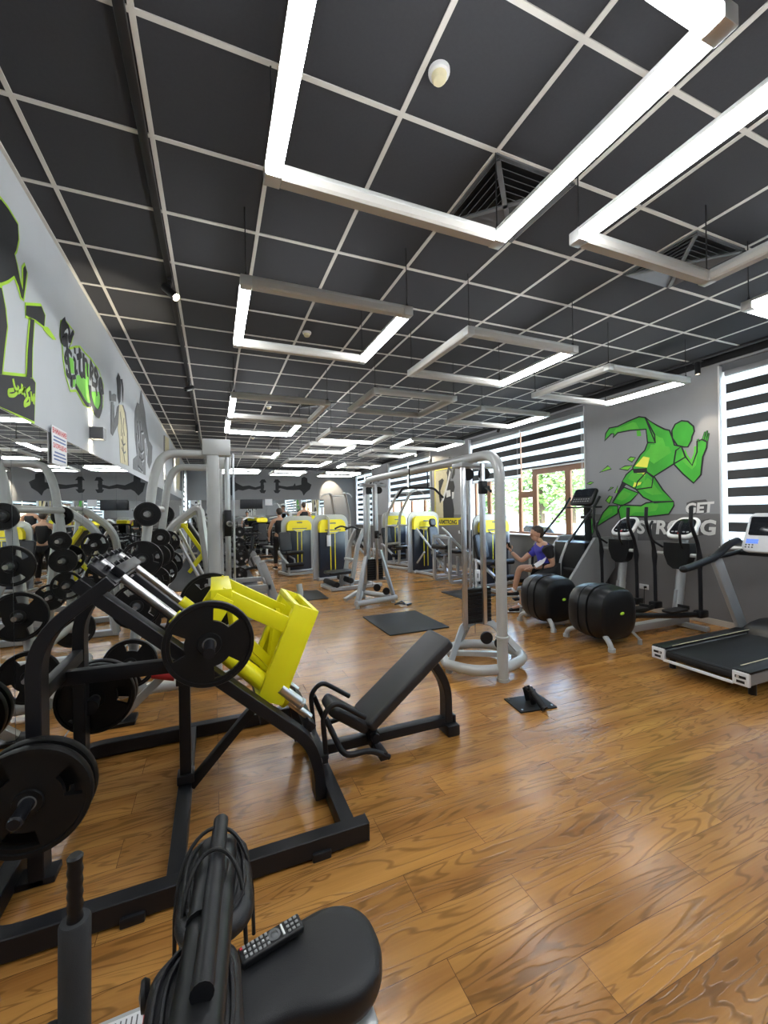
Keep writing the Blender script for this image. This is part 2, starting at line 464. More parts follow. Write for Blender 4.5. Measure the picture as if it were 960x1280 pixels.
def circle(cx, cy, r, n=20, rx=None):
    rx = rx or r
    return [(cx + rx * math.cos(2 * math.pi * i / n), cy + r * math.sin(2 * math.pi * i / n)) for i in range(n)]
MUR = {
 'RUN_GREEN': [[(5.273,2.855),(5.247,2.982),(5.175,3.063),(5.01,3.06),(4.825,3.106),(4.625,3.141),(4.518,3.103),(4.373,2.799),(4.364,2.674),(4.49,2.695),(4.51,2.915),(4.777,2.947),(5.012,2.951),(5.109,2.882),(5.085,2.947),(5.135,2.956)],[(4.525,3.11),(4.326,2.935),(4.217,2.858),(4.143,2.827),(4.103,2.707),(4.074,2.591),(3.973,2.554),(3.915,2.392),(4.079,2.313),(4.385,2.151),(4.408,2.131),(4.522,2.232),(4.728,2.24),(4.751,2.325),(4.612,2.518),(4.539,2.577),(4.485,2.699),(4.364,2.674)],[(4.103,2.703),(4.108,2.815),(4.058,2.902),(3.966,2.936),(3.877,2.907),(3.802,2.819),(3.793,2.746),(3.823,2.679),(3.834,2.619),(3.884,2.534),(3.943,2.543),(4.033,2.58)],[(3.973,2.554),(3.925,2.404),(3.83,2.257),(3.76,2.443),(3.758,2.596),(3.692,2.611),(3.629,2.565),(3.634,2.485),(3.687,2.362),(3.714,2.112),(3.815,1.998),(3.959,2.145),(4.089,2.308),(4.055,2.506)],[(3.696,2.6),(3.66,2.714),(3.645,2.716),(3.665,2.599)],[(3.665,2.595),(3.63,2.725),(3.616,2.722),(3.64,2.586)],[(3.644,2.583),(3.609,2.689),(3.595,2.682),(3.622,2.567)],[(3.758,2.586),(3.757,2.622),(3.735,2.627),(3.724,2.58)],[(4.728,2.24),(4.51,2.231),(4.408,2.131),(4.434,1.975),(4.696,1.956),(4.948,2.104),(4.868,2.218),(4.751,2.301)],[(4.51,2.231),(4.385,2.129),(4.256,1.92),(4.099,1.739),(4.392,1.73),(4.577,1.823),(4.708,1.969),(4.669,2.083)],[(4.099,1.739),(4.096,1.675),(4.176,1.546),(4.535,1.506),(4.804,1.512),(4.882,1.464),(4.975,1.39),(5.024,1.621),(4.969,1.705),(4.615,1.686),(4.531,1.73),(4.392,1.744)],[(4.911,2.005),(4.66,1.896),(4.799,1.761),(4.956,1.693),(5.131,1.746),(5.032,1.89)],[(5.333,1.574),(5.202,1.698),(5.036,1.695),(5.039,1.56),(5.249,1.448),(5.456,1.33),(5.409,1.446)],[(5.637,1.497),(5.522,1.497),(5.556,1.34),(5.534,1.236),(5.582,1.143),(5.676,1.125),(5.663,1.285)]],
 'RUN_SHARD': [[(5.392,2.304),(5.216,2.405),(5.147,2.343)],[(4.997,2.327),(4.891,2.364),(4.75,2.36),(4.841,2.287)],[(4.842,2.466),(4.785,2.506),(4.698,2.483),(4.762,2.416)],[(5.661,1.84),(5.428,1.986),(5.632,1.721)],[(5.271,1.788),(5.198,1.873),(5.137,1.858),(5.201,1.736)],[(5.671,2.119),(5.592,2.153),(5.515,2.134),(5.593,2.1)],[(5.225,1.962),(5.167,2.021),(5.112,2.018)],[(5.092,1.918),(5.03,2.042),(5.037,1.915)]],
 'RUN_YEL': [[(4.713,2.34),(4.565,2.484),(4.46,2.452),(4.504,2.298)],[(4.678,2.224),(4.522,2.22),(4.621,2.033),(4.757,1.995)]],
 'RUN_BELT': [[(4.739,2.3),(4.507,2.292),(4.506,2.23),(4.733,2.236)],[(4.948,2.104),(4.871,2.05),(5.032,1.89),(5.159,1.735),(5.045,1.915)]],
 'GET_SPRAY': [[(3.917,1.713),(3.848,1.742),(3.66,1.756),(3.616,1.684),(3.627,1.585),(3.7,1.555),(3.832,1.535),(3.919,1.566)]],
 'STR_SPRAY': [[(4.682,1.36),(4.264,1.436),(3.972,1.377),(3.62,1.485),(3.623,1.265),(4.098,1.159),(4.403,1.131),(4.687,1.115)]],
 'WOM': [[(2.762,3.3),(2.883,3.406),(2.97,3.415),(3.097,3.406),(3.102,3.322),(3.067,3.236),(3.042,3.2),(3.076,3.155),(3.122,3.072),(3.154,3.039),(3.162,3.115),(3.165,3.183),(3.192,3.215),(3.217,3.19),(3.187,3.083),(3.157,2.991),(3.132,2.989),(3.096,3.037),(3.037,3.07),(2.955,3.0),(2.868,2.939),(2.749,2.896)],[(2.748,2.872),(2.877,2.914),(2.916,2.823),(2.934,2.73),(2.897,2.594),(2.861,2.437),(2.732,2.397)],[(3.196,2.97),(3.446,3.082),(3.508,3.049),(3.489,2.965),(3.349,2.947),(3.193,2.907)],[(3.261,2.915),(3.319,2.934),(3.282,2.739),(3.266,2.543),(3.191,2.52),(3.211,2.69)],[(2.733,2.401),(3.192,2.525),(3.274,2.54),(3.317,2.529),(3.292,2.272),(2.728,2.251)]],
 'WOM_TAG': [[(2.992,2.453),(3.013,2.407),(3.06,2.399),(3.0,2.356),(2.932,2.343),(2.933,2.369),(3.001,2.393)],[(3.061,2.432),(3.048,2.385),(3.097,2.415)],[(3.112,2.457),(3.101,2.389),(3.163,2.455),(3.117,2.415),(3.16,2.399)],[(3.23,2.469),(3.175,2.431),(3.2,2.404),(3.146,2.357),(3.14,2.333),(3.226,2.372),(3.214,2.408)],[(3.243,2.45),(3.254,2.384),(3.3,2.46),(3.282,2.38)]],
 'WOM_GLOW': [[(3.489,2.965),(3.563,2.991),(3.73,2.967),(3.659,2.939),(3.481,2.937)]],
 'FIT_STROKE': [[(3.948,3.189),(3.869,3.127),(3.845,3.067),(3.853,3.02),(3.903,3.021),(3.948,3.057),(3.928,3.097)],[(3.936,3.18),(4.015,3.174),(4.029,3.135),(4.01,3.086)],[(3.955,3.105),(3.956,3.031),(3.974,2.949),(3.993,2.873),(4.042,2.783)],[(4.135,3.193),(4.084,3.146),(4.045,3.081),(3.998,3.07)],[(4.075,2.977),(4.006,2.994),(3.936,2.95),(3.905,2.887),(3.939,2.869),(3.978,2.89)],[(3.952,2.822),(3.943,2.782),(4.042,2.783),(4.165,2.829)],[(4.153,3.07),(4.163,3.021)],[(4.116,2.969),(4.172,2.965),(4.161,2.899),(4.166,2.853),(4.22,2.894)],[(4.297,3.118),(4.287,3.021),(4.286,2.916),(4.339,2.887),(4.382,2.922)],[(4.213,3.011),(4.349,3.078)],[(4.407,3.114),(4.418,3.0),(4.429,2.895)],[(4.41,3.064),(4.516,3.084),(4.524,3.018),(4.532,2.943)],[(4.649,3.135),(4.63,3.036),(4.606,2.94)],[(4.648,3.112),(4.737,3.079),(4.64,2.986),(4.703,2.961)],[(4.897,3.048),(4.848,3.107),(4.785,3.105),(4.768,3.044),(4.877,3.013),(4.82,2.941),(4.668,2.923)],[(5.087,2.93),(5.044,3.035),(4.981,3.05),(4.946,2.968),(5.023,2.893)],[(5.025,2.913),(5.009,2.784),(4.891,2.675),(4.719,2.686),(4.611,2.766),(4.587,2.882)],[(4.161,2.754),(4.302,2.717),(4.469,2.673),(4.623,2.699)],[(4.786,2.949),(4.838,2.849)],[(4.066,2.791),(4.05,2.71)]],
 'FIT_GREEN': [[(4.205,2.857),(4.576,2.957),(4.607,2.695),(4.469,2.682),(4.276,2.735),(4.174,2.761)],[(4.631,2.833),(5.019,2.941),(4.988,2.76),(4.875,2.705),(4.69,2.742)],[(4.019,2.942),(4.123,2.963),(4.134,2.843),(4.051,2.824)],[(4.058,2.788),(4.165,2.829),(4.161,2.746),(4.061,2.709)],[(4.492,3.076),(4.582,3.073),(4.576,2.957),(4.424,2.91)]],
 'FIT_GLOW': [[(3.839,3.15),(3.937,3.199),(4.063,3.202),(4.16,3.208),(4.08,3.079),(4.018,3.01),(4.218,3.1),(4.326,3.141),(4.481,3.14),(4.666,3.154),(4.957,3.142),(5.142,3.044),(5.107,2.818),(4.945,2.659),(4.785,2.656),(4.621,2.672),(4.41,2.659),(4.197,2.721),(4.036,2.675),(3.917,2.774),(3.878,2.878),(3.862,2.98),(3.813,3.032)]],
 'FEM_DARK': [[(5.785,3.319),(5.887,3.412),(5.996,3.398),(6.028,3.295),(5.985,3.086),(5.902,3.035),(5.831,3.101),(5.816,3.233)],[(6.014,3.375),(6.133,3.412),(6.195,3.3),(6.144,3.112),(6.098,3.315)]],
 'FEM_BODY': [[(5.889,3.023),(6.127,3.079),(6.288,3.015),(6.413,2.803),(6.444,2.338),(5.931,2.316),(5.89,2.621),(5.819,2.704)]],
 'FEM_ARM': [[(5.79,2.975),(5.908,3.025),(5.838,2.776),(5.525,2.576),(5.443,2.593),(5.48,2.957),(5.594,2.986),(5.602,2.779),(5.72,2.858)],[(5.395,3.054),(5.477,3.077),(5.502,3.04),(5.648,3.092),(5.739,3.104),(5.733,3.022),(5.414,2.947)],[(6.106,3.074),(6.163,3.088),(6.318,3.022),(6.445,2.809),(6.476,2.339),(6.412,2.335),(6.374,2.795),(6.243,3.005)]],
 'MAN': [[(7.029,3.219),(7.238,3.389),(7.446,3.42),(7.601,3.68),(7.682,3.706),(7.761,3.595),(8.018,3.433),(8.123,3.244),(8.427,3.003),(8.639,2.997),(8.86,2.969),(8.747,2.657),(8.397,2.495),(8.18,2.59),(8.271,2.819),(8.033,2.995),(7.879,2.93),(7.997,2.664),(7.963,2.346),(6.811,2.331),(6.824,2.477),(7.13,2.567),(6.991,2.813),(6.969,3.073)]],
 'FARMAN': [[(10.817,3.533),(11.11,3.586),(11.048,3.172),(10.762,3.158)],[(13.029,3.326),(13.575,3.397),(13.493,2.958),(12.959,2.937)],[(15.849,3.229),(18.097,3.591),(17.52,2.579),(15.294,2.498)]],
 'FARMANC': [[(11.108,3.572),(12.082,3.672),(12.027,3.34),(11.048,3.172)],[(14.368,3.431),(15.538,3.636),(15.475,3.343),(13.684,2.977)],[(14.475,2.913),(15.849,3.229),(15.294,2.498),(14.185,2.505)]],
 'POST_FRAME': [[(11.37,2.912),(11.325,2.94),(9.92,2.925),(9.859,2.87),(9.902,1.488),(9.985,1.429),(11.292,1.414),(11.398,1.483)]],
 'POST_DARK': [[(10.898,1.924),(10.682,2.391),(10.614,2.674),(10.668,2.802),(10.585,2.937),(10.504,3.05),(10.451,2.923),(10.397,2.816),(10.479,2.642),(10.483,2.541),(10.294,2.526),(10.226,2.342),(10.305,2.187),(10.367,2.009),(10.284,1.686),(10.31,1.457),(10.893,1.453)],[(11.145,2.592),(10.914,2.658),(10.835,2.589),(11.05,2.288),(10.977,2.01),(11.085,1.887),(11.139,2.123)],[(10.858,3.102),(10.795,3.188),(10.618,3.146),(10.542,3.085)],[(10.404,2.615),(10.283,2.885),(10.19,2.915),(10.214,2.719),(10.33,2.589)]],
 'POST_LIGHT': [[(11.0,1.927),(10.764,2.314),(10.617,2.572),(10.491,2.866),(10.417,2.798),(10.54,2.545),(10.686,2.268),(10.855,1.985)],[(10.706,2.269),(10.472,2.276),(10.459,2.094),(10.693,2.062)],[(10.379,2.211),(10.268,2.205),(10.292,2.026),(10.386,2.01)]],
 'POST_CREAM': [[(11.348,2.899),(10.607,2.888),(10.682,2.391),(10.898,1.924),(10.893,1.453),(11.269,1.451),(11.366,1.505)]],
 'POST_HEAD': [[(10.577,3.192),(10.498,3.253),(10.366,3.215),(10.312,3.128),(10.37,3.075),(10.503,3.081)]],
 'POST_TEXT': [[(11.271,1.387),(10.075,1.399),(10.079,1.261),(11.256,1.215)]],
 'BAR_R': [[(2.706,2.982),(2.848,2.954),(3.134,2.913),(3.425,2.959),(3.501,3.085),(3.535,2.96),(3.794,3.014),(3.796,3.163),(3.814,3.333),(3.934,3.387),(4.082,3.315),(4.094,3.129),(4.28,3.019),(4.201,2.794),(4.011,2.644),(3.896,2.495),(3.825,2.681),(3.716,2.769),(3.422,2.753),(3.132,2.766),(2.846,2.838),(2.704,2.822)],[(2.531,3.096),(2.604,3.242),(2.746,3.244),(2.85,3.1)],[(2.526,2.749),(2.845,2.75),(2.735,2.605),(2.594,2.619)],[(2.617,3.126),(2.765,3.128),(2.759,2.714),(2.61,2.713)]],
 'BAR_L': [[(2.111,2.976),(1.972,2.946),(1.731,2.873),(1.461,2.956),(1.193,2.918),(0.995,3.022),(0.897,3.077),(0.881,3.3),(0.751,3.368),(0.638,3.227),(0.642,3.053),(0.472,3.016),(0.564,2.67),(0.724,2.497),(0.858,2.671),(0.991,2.756),(1.19,2.728),(1.459,2.8),(1.729,2.759),(2.005,2.832),(2.108,2.819)],[(1.906,3.088),(2.011,3.233),(2.149,3.235),(2.217,3.092)],[(1.9,2.746),(2.197,2.747),(2.125,2.604),(1.967,2.618)],[(1.961,3.118),(2.099,3.119),(2.092,2.711),(1.955,2.71)]],
}
CEIL = 3.70
XL, XR, XR2 = -1.06, 6.45, 6.75
YB, YF = -3.0, 19.3
# ------------------------------------------------------------------ camera
H = 1.65
yaw, pit, rol, fpx = .3912, .00085, -.01713, 515.
F_ = V((math.sin(yaw) * math.cos(pit), math.cos(yaw) * math.cos(pit), math.sin(pit)))
r_ = V((math.cos(yaw), -math.sin(yaw), 0)); u_ = r_.cross(F_)
Rr = r_ * math.cos(rol) + u_ * math.sin(rol); Uu = -r_ * math.sin(rol) + u_ * math.cos(rol)
cam = bpy.data.cameras.new('camera'); cam.sensor_fit = 'HORIZONTAL'; cam.sensor_width = 36
cam.lens = 36 * fpx / 960; cam.clip_start = .03; cam.clip_end = 200
co = bpy.data.objects.new('camera', cam); COL.objects.link(co)
co.matrix_world = M(((Rr.x, Uu.x, -F_.x, 0), (Rr.y, Uu.y, -F_.y, 0), (Rr.z, Uu.z, -F_.z, H), (0, 0, 0, 1)))
sc = bpy.context.scene
sc.camera = co
vs = sc.view_settings
vs.view_transform = 'Standard'; vs.look = 'None'; vs.gamma = 1; vs.use_curve_mapping = False
vs.exposure = 1.35
# ------------------------------------------------------------------ world
w = bpy.data.worlds.new('daylight'); sc.world = w; w.use_nodes = True
nt = w.node_tree
bg = nt.nodes['Background']; sky = nt.nodes.new('ShaderNodeTexSky'); sky.sky_type = 'NISHITA'
sky.sun_disc = False; sky.sun_elevation = R(48); sky.sun_rotation = R(200); sky.air_density = 1.2; sky.dust_density = 3
nt.links.new(sky.outputs[0], bg.inputs[0]); bg.inputs[1].default_value = 1.6

# ------------------------------------------------------------------ room shell
def slab(name, m, lo, hi):
    b = MB(); lo, hi = V(lo), V(hi)
    b.box((lo + hi) / 2, hi - lo)
    return struct(name, b, m)
slab('floor', 'floor', (XL - .3, YB - .2, -.12), (XR2, YF + .2, 0))
# ceiling : tile field and the recessed dark slot along the window side
slab('ceiling', 'ceil', (XL - .02, YB, CEIL), (6.26, YF, CEIL + .05))
slab('trim_1', 'trackm', (6.262, YB, CEIL + .16), (6.46, YF, CEIL + .2))
slab('trim_2', 'trackm', (6.25, YB, CEIL + .05), (6.262, YF, CEIL + .2))
b = MB()
GX = [-.877 + .6 * i for i in range(0, 12)]; GY = [1.912 + .6 * j for j in range(-8, 29)]
for x in GX: b.box((x, (YB + YF) / 2, CEIL - .003), (.025, YF - YB, .006))
for y in GY: b.box(((XL + 6.26) / 2, y, CEIL - .0032), (6.26 - XL, .025, .0064))
b.box((6.253, (YB + YF) / 2, CEIL - .006), (.02, YF - YB, .02))
b.box((XL + .01, (YB + YF) / 2, CEIL - .006), (.02, YF - YB, .012))
struct('trim_3', b, 'grid')

def wall_with_holes(name, m, x0, x1, holes):
    b = MB(); y = YB - .2
    for (y0, y1, z0, z1) in holes:
        b.box(((x0 + x1) / 2, (y + y0) / 2, 2), (x1 - x0, y0 - y, 4))
        b.box(((x0 + x1) / 2, (y0 + y1) / 2, z0 / 2), (x1 - x0, y1 - y0, z0))
        b.box(((x0 + x1) / 2, (y0 + y1) / 2, (z1 + 4) / 2), (x1 - x0, y1 - y0, 4 - z1))
        y = y1
    b.box(((x0 + x1) / 2, (y + YF + .2) / 2, 2), (x1 - x0, YF + .2 - y, 4))
    return struct(name, b, m)
ZS, ZT = 1.08, 3.60
WINS = [(-2.2, 3.47, ZS, ZT), (5.68, 9.47, ZS, ZT), (11.64, 15.1, ZS, ZT), (16.9, 19.15, ZS, ZT)]
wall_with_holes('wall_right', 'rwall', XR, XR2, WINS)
wall_with_holes('wall_left', 'lwall', XL - .26, XL - .002, [(16.7, 18.9, 1.25, 3.45)])
slab('wall_far', 'fwall', (XL - .3, YF, 0), (XR2, YF + .2, 4))
slab('wall_back', 'rwall', (XL - .3, YB - .2, 0), (XR2, YB, 4))
b = MB(); b.box((XR - .008, (5.68 + 3.47) / 2 + 0, .04), (.016, 9.2 - 3.0, .08)); b.box((XR - .008, 12.8, .04), (.016, 12.6, .08)); struct('baseboard_right', b, 'base')
b = MB(); b.box((2.6, YF - .008, .04), (7.5, .016, .08)); struct('baseboard_far', b, 'base')

# windows with brown frames, white jambs, glass
def window(n, y0, y1, z0, z1, x, sgn, mull, trans):
    """frame plane x, sgn = direction to outside"""
    b = MB(); t = .07
    def seg(ya, yb, za, zb, d=.06):
        b.box((x, (ya + yb) / 2, (za + zb) / 2), (d, yb - ya, zb - za), None, .006)
    seg(y0, y1, z0, z0 + t); seg(y0, y1, z1 - t, z1); seg(y0, y0 + t, z0, z1); seg(y1 - t, y1, z0, z1)
    for (ym, wd) in mull: seg(ym - wd / 2, ym + wd / 2, z0 + t, z1 - t, .058)
    for (ya, yb, za) in trans: seg(ya, yb, za - .07, za + .07, .056)
    fr = struct('window_%d' % n, b, 'frame')
    g = MB(); g.box((x + sgn * .0, (y0 + y1) / 2, (z0 + z1) / 2), (.006, y1 - y0 - .04, z1 - z0 - .04)); g.build('glass_pane', 'glass', fr)
    s = MB(); s.box((x - sgn * .12, (y0 + y1) / 2, z0 + .012), (.28, y1 - y0 - .01, .024), None, .004)
    s.box((x - sgn * .1, y0 + .009, (z0 + z1) / 2), (.22, .018, z1 - z0 - .05)); s.box((x - sgn * .1, y1 - .009, (z0 + z1) / 2), (.22, .018, z1 - z0 - .05))
    s.build('sill', 'sill', fr)
    return fr
window(1, *WINS[0], 6.63, 1, [(-.6, .1), (1.4, .1), (2.7, .1)], [])
window(2, *WINS[1], 6.63, 1, [(6.27, .14), (7.2, .14), (7.68, .10), (8.85, .14)], [(7.25, 7.66, 2.0), (5.75, 7.2, 2.50), (7.72, 9.4, 2.50)])
window(3, *WINS[2], 6.63, 1, [(12.4, .12), (13.4, .12), (14.3, .12)], [])
window(4, *WINS[3], 6.63, 1, [(18.0, .1)], [])
window(5, 16.7, 18.9, 1.25, 3.45, XL - .18, -1, [(17.8, .1)], [])

slab('trim_4', 'trackm', (XR - .012, YB, 3.63), (XR, YF, CEIL + .16))  # slot's wall face painted black to give the recess its darkness
for i_, (y0, y1, z0, z1) in enumerate(WINS): slab('trim_%d' % (5 + i_), 'dgrey', (XR + .04, y0 + .02, 3.50), (XR + .06, y1 - .02, 3.60))  # dark boards stand in for the shadow at each window recess top
# zebra blinds
def blind(y0, y1, ztop, zbot, x, label, per=.236, white=.115, dep=.0):
    t = thing('zebra_blind', label, 'window blind', (x, (y0 + y1) / 2, zbot), 0, 'day and night blinds at the windows')
    L = y1 - y0
    b = MB((x, (y0 + y1) / 2, zbot)); b.box((x, (y0 + y1) / 2, ztop + .035), (.07, L, .07), None, .012); b.build('headrail', 'mgrey', t)
    d = MB((x, (y0 + y1) / 2, zbot)); d.use('bdark'); wv = []
    z = ztop; k = 0
    while z > zbot + .01:
        zz = max(zbot, z - white)
        wv.append((zz, z)); z = zz
        if z <= zbot + .01: break
        zz = max(zbot, z - (per - white)); d.use('bdark').box((x, (y0 + y1) / 2, (z + zz) / 2), (.003, L - .01, z - zz)); z = zz
    for (za, zb) in wv: d.use('bwhite').box((x, (y0 + y1) / 2, (za + zb) / 2), (.0026, L - .012, zb - za))
    d.build('fabric', None, t, smooth=0)
    c = MB((x, (y0 + y1) / 2, zbot)); c.use('sill').bar((x, y0, zbot), (x, y1, zbot), .022, .028, bev=.006); c.build('bottom_rail', None, t)
    e = MB((x, (y0 + y1) / 2, zbot)); e.tube([(x - .03, y0 + .05, ztop), (x - .03, y0 + .05, max(.9, zbot - .4)), (x - .03, y0 + .08, max(.9, zbot - .4)), (x - .03, y0 + .08, ztop)], .003, .02, 6); e.build('chain', 'sill', t)
    return t
blind(1.9, 3.42, 3.43, 1.10, 6.5, 'wide striped blind fully lowered at the nearest window right of the green runner', .236, .108)
blind(-2.1, 1.88, 3.43, 1.10, 6.5, 'striped blind continuing past the right edge of the photo at the nearest window', .236, .108)
blind(5.72, 7.48, 3.42, 2.55, 6.5, 'half raised striped blind left of the green runner mural above the stair machine', .24, .098)
blind(7.52, 9.42, 3.42, 2.40, 6.5, 'half raised striped blind right of the boxed bodybuilder mural', .24, .098)
blind(11.68, 13.4, 3.42, 2.05, 6.5, 'striped blind left of the boxed bodybuilder mural, pulled most of the way down', .24, .098)
blind(13.43, 15.06, 3.42, 2.05, 6.5, 'striped blind beside the narrow grey wall strip behind the far cable tower', .24, .098)
blind(16.95, 17.98, 3.42, 1.12, 6.5, 'closed striped blind right half of the farthest window on the right wall', .24, .12)
blind(18.02, 19.1, 3.42, 1.12, 6.5, 'closed striped blind left half of the farthest window, next to the far wall', .24, .12)
blind(16.75, 18.85, 3.37, 1.27, XL - .04, 'closed striped blind on the left wall near the far corner', .2, .10)

# ------------------------------------------------------------------ mirrors on the left wall and the far wall
edges = [2.95 + 1.35 * k for k in range(-3, 11)]
ordn = ['first', 'second', 'third', 'fourth', 'fifth', 'sixth', 'seventh', 'eighth', 'ninth', 'tenth', 'eleventh', 'twelfth', 'thirteenth', 'fourteenth', 'fifteenth', 'sixteenth', 'seventeenth', 'eighteenth', 'nineteenth', 'twentieth', 'twenty-first', 'twenty-second']
for i, (a, c) in enumerate(zip(edges, edges[1:])):
    b = MB(); y0, y1 = a + .003, c - .003; x = XL + .004
    b.use('mirror'); b.prism([(y0, .03), (y1, .03), (y1, 2.25), (y0, 2.25)], (XL, 0, 0), (0, 1, 0), (0, 0, 1), .006)
    one('mirror_panel', b, None, 'tall frameless mirror panel on the left wall, %s from the near end' % ordn[i], 'mirror', None, 'mirror panels along the left wall', 'thing')
for i, (x0, x1) in enumerate([(-1.0, .6), (.6, 2.2), (2.2, 3.5), (3.5, 4.85)]):
    b = MB(); b.use('mirror'); b.prism([(x0 + .003, .1), (x1 - .003, .1), (x1 - .003, 2.3), (x0 + .003, 2.3)], (0, YF, 0), (1, 0, 0), (0, 0, 1), .006)
    one('mirror_panel', b, None, 'mirror panel on the far end wall, %s from its left corner' % ordn[i], 'mirror', None, 'mirror panels on the far wall')

# ------------------------------------------------------------------ painted murals
def paint(b, key, m, plane, lift, t=.0015):
    b.use(m)
    for i_, p in enumerate(MUR[key]):
        lift += .00012
        if plane == 'R': b.prism(p, (XR - lift - t, 0, 0), (0, 1, 0), (0, 0, 1), t)
        elif plane == 'L': b.prism(p, (XL + lift, 0, 0), (0, 1, 0), (0, 0, 1), t)
        else: b.prism(p, (0, YF - lift, 0), (1, 0, 0), (0, 0, 1), t)
def ribbon(b, pts, wd, m, plane, lift, close=False, t=.0015):
    """flat brush stroke in the wall plane"""
    b.use(m)
    P = fillet([V((p[0], p[1], 0)) for p in pts], .05, 4) if not close else [V((p[0], p[1], 0)) for p in pts]
    n = len(P); Lf, Rt = [], []
    for i in range(n):
        a = P[i - 1] if (i or close) else P[0]; c = P[(i + 1) % n] if (i < n - 1 or close) else P[-1]
        d = (c - a); d = d.normalized() if d.length > 1e-6 else V((1, 0, 0)); nn = V((-d.y, d.x, 0)) * wd / 2
        Lf.append(P[i] + nn); Rt.append(P[i] - nn)
    for i in range(n if close else n - 1):
        j = (i + 1) % n
        q = [Lf[i], Lf[j], Rt[j], Rt[i]]
        if (q[0] - q[3]).length < 1e-6: continue
        co = []
        for p in q:
            if plane == 'R': co.append(V((XR - lift, p.x, p.y)))
            elif plane == 'L': co.append(V((XL + lift, p.x, p.y)))
            else: co.append(V((p.x, YF - lift, p.y)))
        nr = {'R': V((-t, 0, 0)), 'L': V((t, 0, 0)), 'F': V((0, -t, 0))}[plane]
        b._poly(co + [c_ + nr for c_ in co], [(0, 1, 2, 3), (4, 5, 6, 7), (0, 1, 5, 4), (1, 2, 6, 5), (2, 3, 7, 6), (3, 0, 4, 7)])
b = MB(); paint(b, 'RUN_GREEN', 'mgreen', 'R', .001); paint(b, 'RUN_YEL', 'mlemon', 'R', .0028); paint(b, 'RUN_BELT', 'mblack', 'R', .0042)
for i, p in enumerate(MUR['RUN_GREEN']): ribbon(b, p, .007 if 4 <= i <= 7 else .022, 'mblack', 'R', .0050 + .0001 * i, True)
for p in MUR['RUN_SHARD']: ribbon(b, p, .016, 'mblack', 'R', .0034, True)
paint(b, 'RUN_SHARD', 'mgreen2', 'R', .001)
for q, p in enumerate(MUR['RUN_GREEN']):
    if 4 <= q <= 7: continue
    cx = sum(a[0] for a in p) / len(p); cz = sum(a[1] for a in p) / len(p)
    if q == 2: continue
    b.use('mmid').prism([(cx + (a[0] - cx) * .55 + .015, cz + (a[1] - cz) * .55 + .025) for a in p], (XR - .0042 - .0001 * q, 0, 0), (0, 1, 0), (0, 0, 1), .001)
one('wall_mural', b, None, 'mural of a green sprinting man breaking into shards on grey wall', 'mural')
b = MB(); paint(b, 'GET_SPRAY', 'mspray', 'R', .001); b.use('mwhite').text('GET', .2, (XR - .0025, 3.755, 1.63), (0, -1, .05), (0, 0, 1), .0015, shear=.1, bold=.008)
one('wall_lettering', b, None, 'sprayed word GET in pale letters above the right elliptical console', 'mural')
b = MB(); paint(b, 'STR_SPRAY', 'mspray', 'R', .001); b.use('mwhite').text('STRONG', .29, (XR - .0025, 4.12, 1.335), (0, -1, .02), (0, 0, 1), .0015, shear=.1, bold=.010)
one('wall_lettering', b, None, 'large sprayed word behind the two elliptical trainers under the runner', 'mural')
# boxed bodybuilder mural with yellow outline
b = MB(); ribbon(b, MUR['POST_FRAME'][0], .05, 'yellow2', 'R', .002, True); paint(b, 'POST_CREAM', 'mcream', 'R', .001)
paint(b, 'POST_DARK', 'mblack', 'R', .004); paint(b, 'POST_LIGHT', 'mwhite', 'R', .0058); paint(b, 'POST_HEAD', 'mblack', 'R', .004)
paint(b, 'POST_TEXT', 'yellow2', 'R', .001)
b.use('mdark').text('ARMSTRONG', .17, (XR - .003, 10.67, 1.325), (0, -1, 0), (0, 0, 1), .0015, bold=.006)
one('wall_mural', b, None, 'black and white bodybuilder mural in a yellow rounded outline on grey pillar', 'mural')
b = MB(); ribbon(b, [(15.6, 3.0), (15.9, 3.05), (16.2, 2.98), (16.5, 3.06)], .07, 'mblack', 'R', .002)
ribbon(b, [(15.6, 2.8), (15.9, 2.86), (16.3, 2.8), (16.5, 2.9)], .05, 'mblack', 'R', .002); b.use('mdark')
one('wall_lettering', b, None, 'small black brush lettering high on the narrow grey wall strip', 'mural')
# left wall
b = MB(); paint(b, 'WOM', 'mblack', 'L', .0025)
for p in MUR['WOM']: ribbon(b, p, .035, 'mlime', 'L', .001, True)
paint(b, 'WOM_GLOW', 'mlime', 'L', .001)
for p in MUR['WOM_TAG']: ribbon(b, p, .022, 'mlime', 'L', .0045)
one('wall_mural', b, None, 'black silhouette of a woman on an exercise machine outlined in lime', 'mural')
b = MB(); paint(b, 'FIT_GLOW', 'lwall', 'L', .0005)
for p in MUR['FIT_GLOW']: ribbon(b, p, .02, 'mlime', 'L', .001, True)
paint(b, 'FIT_GREEN', 'mgreen2', 'L', .0025)
for i, p in enumerate(MUR['FIT_STROKE']): ribbon(b, p, (.085 if i in (0, 15, 16) else .05 if i in (2, 8, 9, 10, 14) else .038), 'mblack', 'L', .0042 + .0002 * i)
one('wall_lettering', b, None, 'the word Fitness in black gothic letters with lime swoosh on white wall', 'mural')
b = MB(); paint(b, 'FEM_BODY', 'mcream', 'L', .001); paint(b, 'FEM_DARK', 'mdark', 'L', .0025); paint(b, 'FEM_ARM', 'mugrey', 'L', .0025)
for p in ([(5.95, 2.95), (6.05, 2.80), (6.0, 2.66)], [(6.18, 2.92), (6.12, 2.80), (6.2, 2.70)], [(6.09, 2.72), (6.11, 2.5), (6.2, 2.36)], [(6.0, 2.62), (6.1, 2.56), (6.24, 2.6)], [(6.02, 2.52), (6.14, 2.46), (6.26, 2.5)], [(5.6, 2.75), (5.62, 2.95)]): ribbon(b, p, .022, 'mugrey', 'L', .004)
